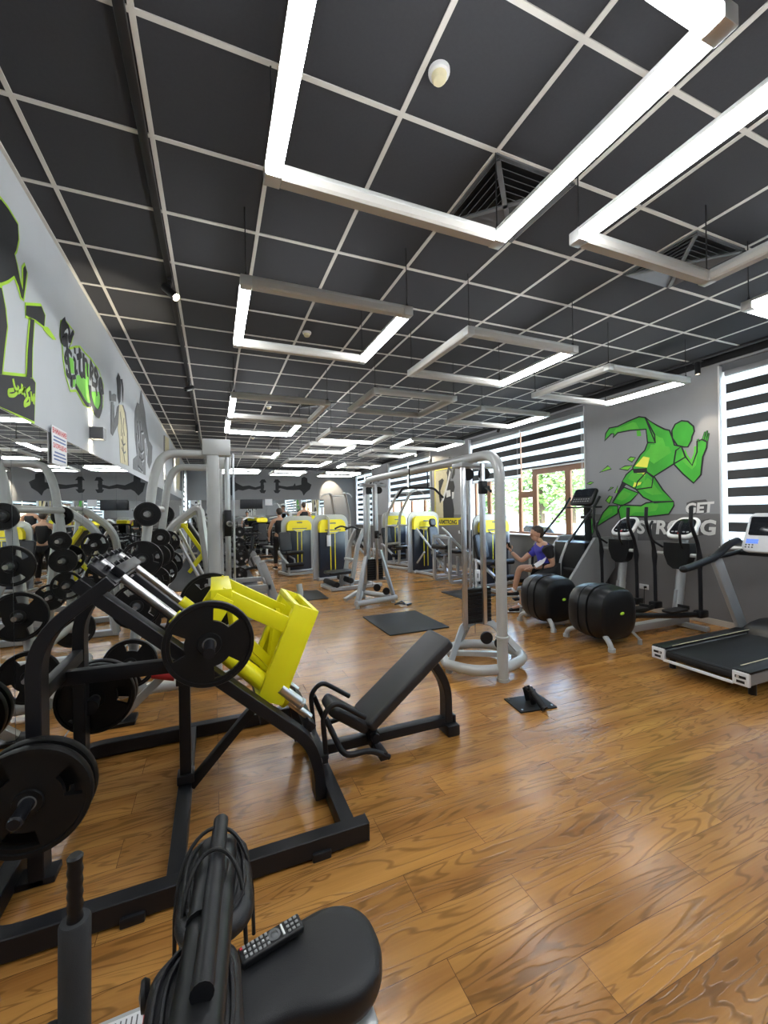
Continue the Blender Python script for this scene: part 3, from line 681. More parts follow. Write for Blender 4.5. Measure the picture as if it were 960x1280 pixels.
one('wall_mural', b, None, 'grey drawn woman lifting a dumbbell on the white wall', 'mural')
b = MB(); paint(b, 'MAN', 'mugrey', 'L', .001)
for q, p in enumerate(([(7.2, 3.1), (7.35, 2.95), (7.25, 2.8)], [(7.45, 3.15), (7.55, 3.0), (7.75, 3.05)], [(7.5, 3.0), (7.52, 2.8), (7.6, 2.5)], [(7.3, 2.72), (7.5, 2.66), (7.75, 2.74)], [(7.35, 2.58), (7.55, 2.54), (7.75, 2.6)], [(7.1, 2.9), (7.15, 2.6)], [(8.0, 2.9), (8.1, 2.7)], [(7.2, 2.42), (7.6, 2.38)])):
    ribbon(b, p, .03, 'mdark', 'L', .003 + .0002 * q); ribbon(b, [(a + .06, c - .02) for a, c in p], .025, 'lwall', 'L', .0029)
one('wall_mural', b, None, 'grey drawn muscular man standing right of the drawn woman', 'mural')
for q_ in range(3):
    b = MB()
    for key_, m_, l_ in (('FARMAN', 'mugrey', .001), ('FARMANC', 'mcream', .002)): b.use(m_).prism(MUR[key_][q_], (XL + l_, 0, 0), (0, 1, 0), (0, 0, 1), .0015)
    one('wall_mural', b, None, 'cream and grey painted figure on white wall, %s beyond the drawn muscular man' % ordn[q_], 'mural')
b = MB(); paint(b, 'BAR_R', 'mblack', 'F', .001); one('wall_mural', b, None, 'right black bodybuilder lifting dumbbells painted above the far mirror', 'mural')
b = MB(); paint(b, 'BAR_L', 'mblack', 'F', .001); one('wall_mural', b, None, 'left black bodybuilder lifting dumbbells painted on the far wall', 'mural')

# paper notice on the mirror, wall lamps, tv, outlets
b = MB((XL + .02, 3.705, 2.17)); b.use('paper').box((XL + .018, 3.705, 2.17), (.004, .31, .27))
b.use('red').text('ВНИМАНИЕ!', .05, (XL + .0195, 3.71, 2.27), (0, 1, 0), (0, 0, 1), .001, bold=.0015)
b.use('red').text('ЗАПРЕЩЕНО', .045, (XL + .0195, 3.71, 2.165), (0, 1, 0), (0, 0, 1), .001, bold=.0015)
b.use('blueprint')
for z, l in ((2.23, .25), (2.205, .26), (2.12, .22), (2.095, .26), (2.07, .25)): b.box((XL + .0205, 3.705, z), (.001, l, .011))
one('notice_sheet', b, None, 'white notice sheet with red headings taped at the top of the mirror', 'sign', (XL + .02, 3.705, 2.17))
def sconce(y, z, label):
    t = thing('wall_sconce', label, 'wall lamp', (XL, y, z), 0, 'up and down lamps on the left wall')
    b = MB()
    for (sx, sy, w_, d_) in ((.055, -.053, .11, .006), (.055, .053, .11, .006), (.003, 0, .006, .11), (.107, 0, .006, .11)): b.box((sx, sy, 0), (w_, d_, .11), None, .002)
    b.box((.055, 0, 0), (.104, .104, .01)); b.build('housing', 'dgrey', t)
    for s in (1, -1):
        l = MB(); l.lathe((.055, 0, s * .008), (0, 0, s), [(.0, .012), (.022, .012), (.028, 0)], 16); l.build('lamp_lens', 'warm', t)
        ld = bpy.data.lights.new('sconce_beam', 'SPOT'); ld.energy = 22; ld.color = (1, .9, .72); ld.spot_size = R(62); ld.spot_blend = .5; ld.shadow_soft_size = .02
        lo = bpy.data.objects.new('sconce_beam', ld); COL.objects.link(lo); lo.parent = t; lo.location = (.055, 0, s * .03); lo.rotation_euler = (0 if s < 0 else math.pi, 0, 0)
    return t
sconce(4.63, 2.44, 'grey box wall lamp shining up and down below the Fitness lettering')
sconce(10.9, 2.44, 'grey box wall lamp farther along the white wall behind the smith machine')
t = thing('wall_television', 'black flat television hung in front of the far mirror', 'television', (1.55, YF - .1, 2.12))
b = MB(); b.box((0, 0, 0), (.95, .05, .42), None, .012); b.build('body', 'black2', t)
b = MB(); b.box((0, -.0262, .01), (.9, .003, .36)); b.build('screen', 'screen', t)
b = MB(); b.box((0, .06, 0), (.3, .07, .2)); b.build('wall_bracket', 'dgrey', t)
b = MB(); b.use('paper').box((2.3, YF - .01, 2.2), (.32, .004, .28)); one('notice_sheet', b, None, 'white paper notice on the far wall mirror right of the television', 'sign')
t = thing('wall_socket', 'white double wall socket behind the elliptical trainers', 'socket', (XR, 4.59, .37))
b = MB(); b.box((-.006, 0, 0), (.012, .155, .082), None, .004); b.build('cover_plate', 'white', t)
for yy in (-.037, .037):
    b = MB(); b.lathe((-.012, yy, 0), (-1, 0, 0), [(.026, 0), (.026, .004), (.02, .004), (.018, .001), (0, .001)], 18); b.build('socket_insert', 'white', t)
b = MB(); b.box((-.03, -.037, 0), (.04, .034, .034), None, .008); b.tube([(-.05, -.037, 0), (-.06, -.037, -.12), (-.05, -.03, -.3), (-.07, .0, -.365), (-.35, .0, -.365)], .005, .06, 8)
one('power_plug', b, 'black2', 'black plug with cord in the wall socket behind the ellipticals', 'plug', (XR, 4.59, .37))
t = thing('wall_socket', 'white socket pair on the grey pillar under the boxed mural', 'socket', (XR, 9.95, 1.05))
b = MB(); b.box((-.006, 0, 0), (.012, .24, .085), None, .004); b.build('cover_plate', 'white', t)
for yy in (-.075, 0, .075):
    b = MB(); b.lathe((-.012, yy, 0), (-1, 0, 0), [(.026, 0), (.026, .004), (.02, .004), (.018, .001), (0, .001)], 18); b.build('socket_insert', 'white', t)

# rubber flooring (far left) and loose mats
b = MB(); b.box(((XL + .95) / 2 + .02, 14.6, .006), (.95 - XL - .06, 9.2, .012)); b.box((2.4, 18.4, .006), (2.8, 1.6, .012))
struct('floor_rubber_tiles', b, 'rubber')
def mat_thing(x, y, w_, l_, label, t=.015, rz=0, m='rubber'):
    b = MB(); b.pad((0, 0, t / 2), (w_, l_, t), None, .02, .005); return one('rubber_mat', b, m, label, 'mat', (x, y, 0), 'rubber mats on the wooden floor', None, rz)
mat_thing(2.6, 5.6, .92, 1.1, 'black rubber mat lying between the two cable towers')
mat_thing(1.55, 8.25, .95, .95, 'black rubber mat lying behind the leg press past its yellow sled')
mat_thing(4.65, 6.95, .8, .8, 'dark mat edge beside the weight stack under the near cable tower')
# ------------------------------------------------------------------ hanging square lamps
ZL = 3.165
def lamp(x0, x1, y0, y1, lit, label):
    """lit: letters of the lit sides  l r (along y)  n f (near / far, along x)"""
    t = thing('square_pendant_lamp', label, 'ceiling lamp', (x0, y0, ZL), 0, 'square hanging lamps')
    W, D = x1 - x0, y1 - y0; h = .036
    sides = dict(l=((0, 0), (0, D)), r=((W, 0), (W, D)), n=((0, 0), (W, 0)), f=((0, D), (W, D)))
    for k, (a, c) in sides.items():
        a = V((a[0], a[1], 0)); c = V((c[0], c[1], 0)); d = (c - a).normalized(); sd = V((-d.y, d.x, 0))
        ins = .036
        a2, c2 = a + d * ins, c - d * ins
        b = MB(); b.bar(a2 + V((0, 0, .058)), c2 + V((0, 0, .058)), .07, .024, bev=.003); b.bar(a2 + V((0, 0, .075)), c2 + V((0, 0, .075)), .03, .012, bev=.002)
        b.build('housing_rail', 'alu', t)
        g = MB(); prof = [(-.035, .046), (-.035, .012), (-.026, .0), (.026, .0), (.035, .012), (.035, .046)]
        g.sweep([a2 + d * .002, c2 - d * .002], [(p[0], p[1]) for p in prof])
        g.build('lit_diffuser' if k in lit else 'unlit_diffuser', 'lit' if k in lit else 'unlit', t)
    for (cx, cy) in ((0, 0), (W, 0), (0, D), (W, D)):
        b = MB(); b.box((cx, cy, .035), (.074, .074, .07), None, .006); b.build('corner_joint', 'alu', t)
        b = MB(); b.tube([(cx, cy, .07), (cx, cy, CEIL - ZL)], .004, seg=6); b.cyl((cx, cy, .07), (cx, cy, .1), .012, .008, 8); b.build('suspension_wire', 'trackm', t)
    return t
LA = (.255, 1.455); LB = (1.95, 3.15); LC2 = (2.04, 3.24); LC = (3.95, 5.15)
lamp(.27, 1.52, .80, 1.92, 'lrn', 'nearest square lamp, three bright tubes around the top centre of the photo')
lamp(1.95, 3.12, .56, 1.74, 'l', 'square lamp at the upper right with one bright left tube and two unlit bars')
lamp(.22, 1.41, 2.88, 3.93, 'lr', 'square lamp with two lit side tubes hanging above the leg press')
lamp(2.06, 3.26, 3.0, 4.12, 'r', 'square lamp in the centre lit only on its right side')
lamp(4.04, 5.36, 3.24, 4.36, 'r', 'square lamp lit on its right side, next to the green runner wall')
lamp(3.85, 5.05, .7, 1.86, 'lf', 'square lamp cut off by the right edge of the photo')
lamp(.26, 1.5, 5.66, 6.85, 'l', 'square lamp lit on its left side, second behind the leg press lamp')
lamp(.24, 1.38, 7.06, 8.14, 'lfr', 'square lamp lit on three sides just in front of the smith machine top')
lamp(1.92, 3.08, 4.88, 5.92, '', 'fully unlit square lamp in the middle of the ceiling')
lamp(3.78, 5.05, 5.2, 6.18, 'r', 'square lamp above the person, lit on its right side')
lamp(2.03, 3.28, 7.42, 8.5, 'f', 'middle row lamp lit on its far side, above the far cable tower')
lamp(2.0, 3.02, 9.04, 10.1, 'fr', 'middle row lamp lit on far and right sides, fourth from the near end')
lamp(3.95, 5.2, 7.88, 9.05, 'lr', 'right row lamp with two lit sides in front of the boxed mural')
lamp(3.65, 4.83, 9.55, 10.5, 'r', 'right row lamp lit on the right side before the narrow wall strip')
lamp(.3, 1.5, 10.35, 11.55, 'r', 'left row lamp beyond the smith machine lit on its right side')
lamp(2.0, 3.2, 11.75, 13.2, 'fr', 'middle row lamp second from the far wall, lit on far side')
lamp(3.85, 5.0, 12.4, 13.35, 'lr', 'right row lamp second from the far wall, lit on both sides')
lamp(.25, 1.5, 14.9, 16.0, 'nfr', 'left row lamp nearest to the far wall')
lamp(2.0, 3.2, 15.2, 16.4, 'nf', 'middle row lamp nearest to the far wall')
lamp(3.9, 5.3, 15.2, 16.6, 'nfr', 'right row lamp nearest to the far wall')
lamp(.27, 1.47, -1.6, -.4, 'lr', 'unseen square lamp added for light, above and behind the camera on the left')  # three unseen lamps behind the camera, added for their light and mirror reflections
lamp(2.3, 3.5, -1.8, -.6, 'lr', 'unseen square lamp added for light, above and behind the camera in the middle')
lamp(4.1, 5.3, -1.8, -.6, 'lr', 'unseen square lamp added for light, above and behind the camera on the right')

# ------------------------------------------------------------------ air vents
def vent(ix, jy, label):
    x0 = -.877 + .6 * ix; y0 = 1.912 + .6 * jy; s = .3
    t = thing('ceiling_vent', label, 'air vent', (x0 + .3, y0 + .3, CEIL), 0, 'square air vents in the ceiling')
    b = MB()
    for q in range(4):
        rt = rotz(R(90 * q))
        for k in range(6):
            r = .285 - k * .045; v = [rt @ V(p) for p in ((-r, -r, -.030), (r, -r, -.030), (r - .020, -r + .020, -.008), (-r + .020, -r + .020, -.008))]
            b._poly(v + [p + V((0, 0, .004)) for p in v], [(0, 1, 2, 3), (4, 5, 6, 7), (0, 1, 5, 4), (1, 2, 6, 5), (2, 3, 7, 6), (3, 0, 4, 7)])
    b.build('louvres', 'dgrey', t, smooth=0)
    b = MB()
    for a in (45, -45):
        rt = rotz(R(a)); b.box((0, 0, -.026), (.78, .03, .012), rt)
    b.build('cross_ribs', 'dgrey', t)
    b = MB()
    for q in range(4): b.box(rotz(R(90 * q)) @ V((0, -.288, -.008)), (.6, .02, .018) if q % 2 == 0 else (.02, .6, .018))
    b.build('rim', 'dgrey', t)
    b = MB(); b.box((0, 0, -.001), (.57, .57, .002)); b.build('duct_opening', 'trackm', t)
vent(4, 0, 'large dark square air vent in the ceiling beside the nearest lamp')
vent(7, 0, 'dark square air vent at the upper right behind the unlit lamp bars')
vent(4, 9, 'small distant air vent seen through the left row lamp')
def detector(x, y, label):
    t = thing('smoke_detector', label, 'smoke detector', (x, y, CEIL), 0, 'round detectors on the ceiling')
    b = MB(); b.lathe((0, 0, 0), (0, 0, -1), [(.05, 0), (.05, .012), (.047, .02), (.036, .022)], 24); b.build('mounting_base', 'sill', t)
    b = MB(); b.lathe((0, 0, 0), (0, 0, -1), [(.036, .02), (.034, .04), (.026, .05), (.012, .054), (0, .055)], 24); b.build('sensor_head', 'mcream', t)
detector(1.0, 1.66, 'cream round detector on the ceiling beside the brightest lamp')
detector(1.0, 4.62, 'cream round detector inside the leg press lamp square')
detector(.99, 8.05, 'small round detector farther along the left lamp row')
detector(.98, 11.4, 'tiny round detector near the far end of the left lamp row')

# ------------------------------------------------------------------ lighting tracks and spots
def spot(x, y, aim, on, label, zc=CEIL - .035, power=60, size=50):
    t = thing('track_spotlight', label, 'spotlight', (x, y, zc), 0, 'black track spotlights')
    b = MB(); b.box((0, 0, -.012), (.034, .13, .024), None, .004); b.build('track_adapter', 'trackm', t)
    b = MB(); b.cyl((0, 0, -.02), (0, 0, -.075), .009, seg=10); b.ball((0, 0, -.08), .018, seg=10); b.build('swivel_joint', 'trackm', t)
    d = V(aim).normalized(); c = V((0, 0, -.095))
    b = MB(); b.lathe(c - d * .085, d, [(0, 0), (.030, 0), (.034, .006), (.034, .17), (.031, .17), (.029, .15)], 20); b.build('lamp_can', 'trackm', t)
    b = MB(); b.lathe(c - d * .085, d, [(.029, .152), (.015, .158), (0, .16)], 16); b.build('lens', 'warm' if on else 'screen', t)
    if on:
        ld = bpy.data.lights.new('spot_beam', 'SPOT'); ld.energy = power; ld.color = (1, .87, .66); ld.spot_size = R(size); ld.spot_blend = .4; ld.shadow_soft_size = .02
        lo = bpy.data.objects.new('spot_beam', ld); COL.objects.link(lo); lo.parent = t; lo.location = c + d * .09
        lo.rotation_mode = 'QUATERNION'; lo.rotation_quaternion = V((0, 0, -1)).rotation_difference(d)
b = MB((-.318, 8, CEIL)); b.box((-.318, 8, CEIL - .02), (.042, 20.6, .034), None, .003)
one('lighting_track', b, 'trackm', 'long black lighting track running along the ceiling near the left wall', 'light track', (-.318, 8, CEIL))
b = MB((6.215, 6.6, CEIL)); b.box((6.215, 8.6, CEIL - .02), (.036, 17, .034), None, .003)
one('lighting_track', b, 'trackm', 'black lighting track along the ceiling edge by the windows', 'light track', (6.215, 6.6, CEIL))
spot(-.318, 3.95, (.55, -.42, -.62), True, 'lit track spotlight nearest on the left track, glowing warm', power=25)
spot(-.318, 6.85, (-.55, -.65, -.42), False, 'unlit track spotlight turned sideways, second on the left track')
spot(-.318, 9.9, (-.05, 0, -1), True, 'lit track spotlight third on the left track near the smith machine', power=50)
spot(-.318, 13.6, (-.8, .1, -.6), True, 'lit track spotlight farthest on the left track, aimed at the wall', power=70)
spot(6.215, 3.6, (0, 0, -1), True, 'black spotlight on the window side track beside the green runner', power=30)
spot(6.215, 7.9, (-.1, .4, -.8), False, 'black spotlight on the window side track over the half raised blinds')
spot(6.215, 12.3, (.1, -.75, -.5), True, 'black spotlight on the window side track aimed at the boxed mural', power=90, size=55)
spot(5.0, 18.5, (.25, 1.0, -1.15), True, 'spotlight throwing a round warm patch on the far wall', power=110, size=58)
b = MB((3, 18.5, CEIL)); b.box((3, 18.5, CEIL - .02), (5.5, .036, .034), None, .003)
one('lighting_track', b, 'trackm', 'short black lighting track across the ceiling before the far wall', 'light track', (3, 18.5, CEIL))
# ------------------------------------------------------------------ weight plates
PLATES = {}
def plate(c, axis, r, label, group, t=None, roll=0.):
    """rubber grip plate; c = centre, axis = bar direction"""
    t = t or (.028 + r * .06); key = (round(r, 3), round(t, 3))
    if key not in PLATES:
        b = MB(); n = 44
        def slot(a):
            out = []; ri, ro = r * .54, r * .83; h = R(23)
            for k in range(7): out.append((ro * math.cos(a - h + 2 * h * k / 6), ro * math.sin(a - h + 2 * h * k / 6)))
            for k in range(7): out.append((ri * math.cos(a + h * .9 - 1.8 * h * k / 6), ri * math.sin(a + h * .9 - 1.8 * h * k / 6)))
            return out
        loops = [circle(0, 0, r * .99, n), list(reversed(circle(0, 0, .026, 16)))]
        if r > .135: loops += [list(reversed(slot(R(90 + 120 * q)))) for q in range(3)]
        b.prism(loops, (0, 0, -t * .3), (1, 0, 0), (0, 1, 0), t * .6)
        b.lathe((0, 0, 0), (0, 0, 1), [(r * .9, -t * .3), (r * .91, -t / 2), (r * .985, -t / 2), (r, -t * .36), (r, t * .36), (r * .985, t / 2), (r * .91, t / 2), (r * .9, t * .3)], n)
        b.lathe((0, 0, 0), (0, 0, 1), [(.027, -t / 2), (.052, -t / 2), (.056, -t * .3), (.056, t * .3), (.052, t / 2), (.027, t / 2)], 24)
        b.build('plate_mesh', 'plate'); o = bpy.data.objects['plate_mesh']; PLATES[key] = [o.data]; bpy.data.objects.remove(o)
        b = MB(); b.lathe((0, 0, 0), (0, 0, 1), [(.026, -t * .51), (.032, -t * .51), (.032, t * .51), (.026, t * .51), (.026, -t * .51)], 20)
        b.build('ring_mesh', 'dgrey'); o = bpy.data.objects['ring_mesh']; PLATES[key].append(o.data); bpy.data.objects.remove(o)
    me, rg = PLATES[key]
    o = bpy.data.objects.new('weight_plate', me); COL.objects.link(o)
    o.location = c; o.rotation_mode = 'QUATERNION'
    o.rotation_quaternion = V((0, 0, 1)).rotation_difference(V(axis).normalized()) @ Quaternion((0, 0, 1), roll)
    ch = bpy.data.objects.new('hub_ring', rg); COL.objects.link(ch); ch.parent = o
    return tag(o, label, 'weight plate', group)

# ------------------------------------------------------------------ black and yellow leg press
YM = 2.68
org = (-.1, YM, 0)
lp = thing('leg_press', 'large black leg press with yellow sled and tilted black back pad', 'leg press', org)
def nb(): return MB(org)
b = nb()
b.rtube([(.69, 1.98, .055), (-.87, 1.98, .055), (-.87, 3.38, .055), (.64, 3.38, .055)], .07, .09, .16, n=8, c=.06)
for x, y0, y1 in ((-.18, 2.01, 3.35), (.6, 2.01, 3.35)): b.bar((x, y0, .055), (x, y1, .055), .07, .088)
for (x, y) in ((.45, 1.945), (-.33, 1.945), (.45, 3.415), (-.33, 3.415), (-.8, 1.98)): b.box((x, y, .02), (.09, .03, .04), None, .006)
b.box((.692, 1.98, .055), (.006, .074, .094), None, .002)
b.build('base_frame', 'black', lp)
for s in (-1, 1):
    y = YM + s * .33
    b = nb(); b.rtube([(-.76, y, .01), (-.76, y, 1.10), (-.46, y, 1.345)], .06, .10, .16, up=(0, 1, 0), n=6, c=.06); b.box((-.77, y, .02), (.16, .1, .03), None, .004)
    b.build('upright', 'black', lp)
    b = nb(); b.rtube([(-.60, y, 1.345), (.475, y, .365), (.53, y, .20), (.535, y, .03)], .06, .095, .13, up=(0, 1, 0), n=5, c=.06); b.build('side_rail', 'black', lp)
    b = nb(); yb = YM + s * .21
    b.cyl((-.53, yb, 1.425), (.515, yb, .425), .021); b.build('guide_rod', 'chrome', lp)
    b = nb()
    for (x, z) in ((-.77, .97), (-.77, .84), (-.77, .16), (-.77, .09), (.53, .24), (.53, .17), (.53, .10)):
        b.cyl((x, y + s * .028, z), (x, y + s * .046, z), .021, .018, 8)
    b.build('bolts', 'steel', lp)
    b = nb(); b.cyl((-.72, y, .49), (-.72, y + s * .07, .49), .045, .04); b.cyl((-.72, y + s * .05, .49), (-.72, y + s * .36, .49), .025); b.lathe((-.72, y + s * .36, .49), (0, s, 0), [(.027, -.02), (.027, 0), (.02, .006), (0, .006)], 16); b.build('storage_peg', 'black', lp)
b = nb(); rt = roty(R(43))
b.box((-.50, YM, 1.375), (.15, .70, .022), rt, .005); b.box((-.45, YM, 1.375), (.06, .52, .035), rt, .006)
for (x, z) in ((-.55, 1.435), (-.50, 1.39)):
    for y in (2.40, 2.5, 2.62, 2.74, 2.86, 2.96): b.cyl(V((x, y, z)), V((x + .018, y, z + .018)), .013, seg=8)
b.build('top_bracket', 'black', lp)
b = nb(); b.box((.50, YM, .405), (.06, .56, .05), rt, .006); b.build('rod_bracket', 'black', lp)
b = nb(); b.bar((-.76, 2.35, .83), (-.76, 3.01, .83), .05, .07); b.bar((-.76, YM, .80), (-.16, YM, .785), .055, .075); b.bar((-.175, YM, .09), (-.175, YM, .82), .06, .055); b.bar((-.15, YM, .07), (.25, YM, .50), .055, .05)
b.bar((.24, 2.35, .52), (.24, 3.01, .52), .05, .05); b.bar((-.44, YM, 1.30), (.22, YM, .66), .09, .05, up=(0, 1, 0)); b.bar((-.17, 2.36, .80), (-.17, 3.0, .80), .05, .05); b.box((-.175, YM, .13), (.09, .09, .05), None, .004)
b.build('centre_frame', 'black', lp)
# sled
sd = nb(); sd.use('yellow')
for s in (-1, 1):
    y = YM + s * .24
    sd.bar((.02, y, 1.215), (.43, y, .975), .035, .09); yb = YM + s * .21
    d = V((1.045, 0, -1.0)).normalized(); c = V((-.53, yb, 1.425)) + d * .80
    sd.cyl(c - d * .02, c + d * .46, .048); sd.cyl(c - d * .35, c - d * .02, .040)
    sd.bar((.05, y, 1.20), (-.06, y, 1.03), .05, .10); sd.bar((.09, y, 1.15), (.13, yb, .80), .045, .06)
    sd.bar((.40, y, 1.0), (.335, yb, .60), .04, .06)
rot = M((V((.36, 0, .84)).normalized(), V((0, 1, 0)), V((-.84, 0, .36)).normalized())).transposed()   # local x up the plate, z back
ce = V((.44, YM, .82)); nrm = rot @ V((0, 0, 1))
for s in (-1, 1):
    sd.box(ce + V((0, s * .27, 0)) + nrm * .06, (.56, .022, .15), rot, .003)
for q in (-1, 1):
    for dz in (.0, .12): sd.box(ce + rot @ V((q * .262, 0, dz)), (.036, .54, .035), rot, .003)
for q in (-1, 1):
    for dz in (.0, .12): sd.box(ce + rot @ V((0, q * .25, dz)), (.52, .04, .03), rot, .003)
sd.box(ce + rot @ V((.02, 0, .0)), (.04, .52, .03), rot, .003)
sd.box(ce + rot @ V((.0, 0, -.012)), (.53, .52, .006), rot, .001)
sd.bar((.03, 2.42, 1.22), (.03, 2.94, 1.22), .11, .05)
sd.bar((.16, 2.5, .93), (.33, 2.56, .72), .03, .05)
sd.build('sled', None, lp)
b = nb(); b.cyl((-.03, 1.99, 1.035), (-.03, 3.37, 1.035), .0245); b.cyl((-.03, 2.33, 1.035), (-.03, 2.41, 1.035), .045); b.cyl((-.03, 2.95, 1.035), (-.03, 3.03, 1.035), .045)
b.build('plate_bar', 'black', lp)
b = nb(); d = V((1.045, 0, -1.0)).normalized(); p = V((.335, 2.43, .64))
for y in (2.415, 2.945):
    b = nb(); p = V((.335, y, .655)); b.cyl(p, p + d * .15, .03); b.lathe(p + d * .15, d, [(.03, 0), (.034, .004), (.034, .02), (.02, .02), (.018, .005), (0, .005)], 16); b.build('rubber_bumper', 'chrome', lp)
b = nb(); b.tube([(.50, 2.99, .98), (.58, 3.02, 1.05), (.57, 3.05, 1.13)], .022, .04); b.build('safety_lever', 'mgrey', lp)
# seat
b = nb(); b.bar((.55, YM, .10), (1.62, YM, .095), .07, .06); b.box((1.6, YM, .04), (.10, .16, .08), None, .01); b.box((1.63, YM, .1), (.02, .08, .07), None, .004)
b.rtube([(1.58, YM, .10), (1.58, YM, .36), (1.46, YM, .55)], .06, .09, .12, up=(0, 1, 0)); b.bar((.97, YM - .1, .13), (.97, YM + .1, .13), .06, .1); b.bar((.92, YM, .17), (1.53, YM, .62), .09, .03, up=(0, 1, 0))
for s in (-1, 1): b.cyl((.97, YM + s * .1, .15), (.97, YM + s * .13, .15), .03)
b.build('seat_frame', 'black', lp)
dv = V((.64, 0, .49)).normalized(); pr = M((V((0, 1, 0)), dv, V((0, 1, 0)).cross(dv))).transposed()
b = nb(); b.pad(V((1.235, YM, .475)), (.31, .80, .075), pr, .035, .02); b.build('back_pad', 'vinyl2', lp)
dv = V((-.42, 0, .30)).normalized(); pr2 = M((V((0, -1, 0)), dv, V((0, -1, 0)).cross(dv))).transposed()
b = nb(); b.pad(V((.80, YM, .30)), (.26, .32, .075), pr2, .05, .025); b.build('seat_pad', 'vinyl', lp)
for s in (-1, 1):
    y = YM + s * .17
    b = nb(); b.tube([(.62, y, .13), (.60, y, .40), (.68, y, .47), (.88, y, .33)], .016, .07); b.tube([(.62, y, .38), (.72, y + s * .05, .14), (.88, y + s * .07, .16), (1.02, y + s * .05, .07)], .018, .07); b.build('grip_handle', 'black', lp)
for x, z, hw in ((.60, .14, .2), (.98, .09, .24)):
    b = nb(); b.bar((x, YM - hw, z), (x, YM + hw, z), .05, .05); b.build('seat_crossbar', 'black', lp)

g = 'weight plates on the leg press'
plate((-.03, 2.15, 1.035), (0, 1, 0), .205, 'large black grip plate on the near side of the yellow sled', g, .035, R(90))
plate((-.03, 3.19, 1.035), (0, 1, 0), .205, 'large black plate on the far side of the yellow sled', g, .035, .8)
plate((-.72, 2.13, .49), (0, 1, 0), .222, 'big black plate low at the left edge on the near storage peg', g, .045, .2)
plate((-.72, 2.20, .49), (0, 1, 0), .222, 'big black plate behind the outer one on the near storage peg', g, .045, .9)
plate((-.72, 3.16, .49), (0, 1, 0), .222, 'big black plate on the far storage peg of the leg press', g, .045, .5)
plate((-.72, 3.24, .49), (0, 1, 0), .222, 'outermost plate on the far storage peg of the leg press, nearest the smith machine', g, .045, 1.2)

# ------------------------------------------------------------------ machine at the bottom edge (seat, padded arm, foam handle)
o2 = (0, .9, 0)
fm = thing('seated_machine', 'grey seated exercise machine with black seat at the bottom edge', 'exercise machine', o2)
def nb2(): return MB(o2)
# seat : waisted outline
half = [(.045, .105), (.075, .125), (.12, .122), (.17, .120), (.23, .142), (.29, .155), (.34, .148), (.385, .115), (.41, .06), (.415, 0)]
out = [(x, y) for x, y in half] + [(x, -y) for x, y in reversed(half[:-1])]
ce2 = (.22, 0)
b = nb2()
rings = []
for k, (ins, z) in enumerate([(.02, .480), (.004, .490), (.0, .505), (.0, .535), (.004, .548), (.016, .557), (.04, .561)]):
    f = 1 - ins / .15
    rings.append([b.bm.verts.new(V((ce2[0] + (p.x - ce2[0]) * f - .035, 1.015 + p.y * f * .80, z))) for p in fillet([(q[0], q[1], 0) for q in out], .03, 3)])
for a, c in zip(rings, rings[1:]):
    n = len(a)
    for j in range(n): b.bm.faces.new((a[j], a[(j + 1) % n], c[(j + 1) % n], c[j]))
b.bm.faces.new(rings[-1]); b.bm.faces.new(list(reversed(rings[0])))
b.build('seat_pad', 'vinyl', fm, 50)
b = nb2(); b.box((.19, 1.02, .470), (.24, .16, .02), None, .004); b.bar((.20, 1.02, .06), (.20, 1.02, .46), .07, .06, up=(1, 0, 0)); b.box((.30, .94, .45), (.07, .1, .05), None, .01)
b.build('seat_post', 'grey', fm)
b = nb2(); b.rtube([(-.40, 1.085, .455), (-.10, 1.09, .455), (.20, 1.06, .30), (.20, 1.02, .08)], .09, .085, .1, up=(0, 0, 1)); b.bar((.20, 1.02, .05), (-.75, .95, .05), .07, .08); b.bar((-.34, .50, .05), (-.20, 1.28, .05), .07, .08); b.bar((-.36, 1.08, .05), (-.36, 1.08, .45), .08, .06)
b.build('main_frame', 'grey2', fm)
b = nb2(); b.use('paper').box((-.20, 1.085, .4985), (.085, .055, .002), M.Identity(3)); b.use('red').box((-.163, 1.085, .4987), (.010, .050, .0026), M.Identity(3)); b.use('dgrey')
for k in range(5): b.box((-.225 + .011 * k, 1.085, .4987), (.003, .042, .0026), M.Identity(3))
b.build('warning_sticker', None, fm)
# long padded arm : channel, round tube, two oval pads
b = nb2(); b.oval([(-.045, .60, .89), (-.016, .88, .885), (-.003, 1.06, .865)], .082, .055, .1, up=(0, 0, 1), scales=None); b.oval([(-.028, .84, .895), (-.012, .97, .888)], .066, .05)
b.build('arm_channel', 'black2', fm)
b = nb2(); b.tube([(-.028, .69, .925), (.004, 1.10, .895)], .017, seg=14); b.lathe((-.028, .69, .925), (-.08, -1, .07), [(.017, 0), (.018, .003), (.012, .004), (0, .002)], 14); b.build('arm_tube', 'black', fm)
for nm, c, sz in (('far', (-.010, .985, .835), (.150, .29, .045)), ('near', (-.043, .73, .84), (.150, .27, .045))):
    b = nb2(); tilt = rotx(R(-6))
    b.pad(V(c), sz, tilt, .066, .022, 7)
    for k in (1, 2):
        w_, l_ = sz[0] - .03 * k, sz[1] - .03 * k; pts = []
        for i in range(32):
            t_ = 2 * math.pi * i / 32; pts.append(V(c) + tilt @ V((w_ / 2 * math.cos(t_), l_ / 2 * math.copysign(abs(math.sin(t_)) ** .7, math.sin(t_)), .026)))
        b.tube(pts, .0045, seg=6, close=True)
    b.build('oval_pad', 'vinyl', fm)
b = nb2(); b.bar((-.03, .80, .82), (-.05, 1.06, .46), .05, .05, up=(1, 0, 0)); b.bar((-.03, .78, .81), (-.008, 1.03, .805), .04, .03); b.build('arm_bracket', 'black', fm)
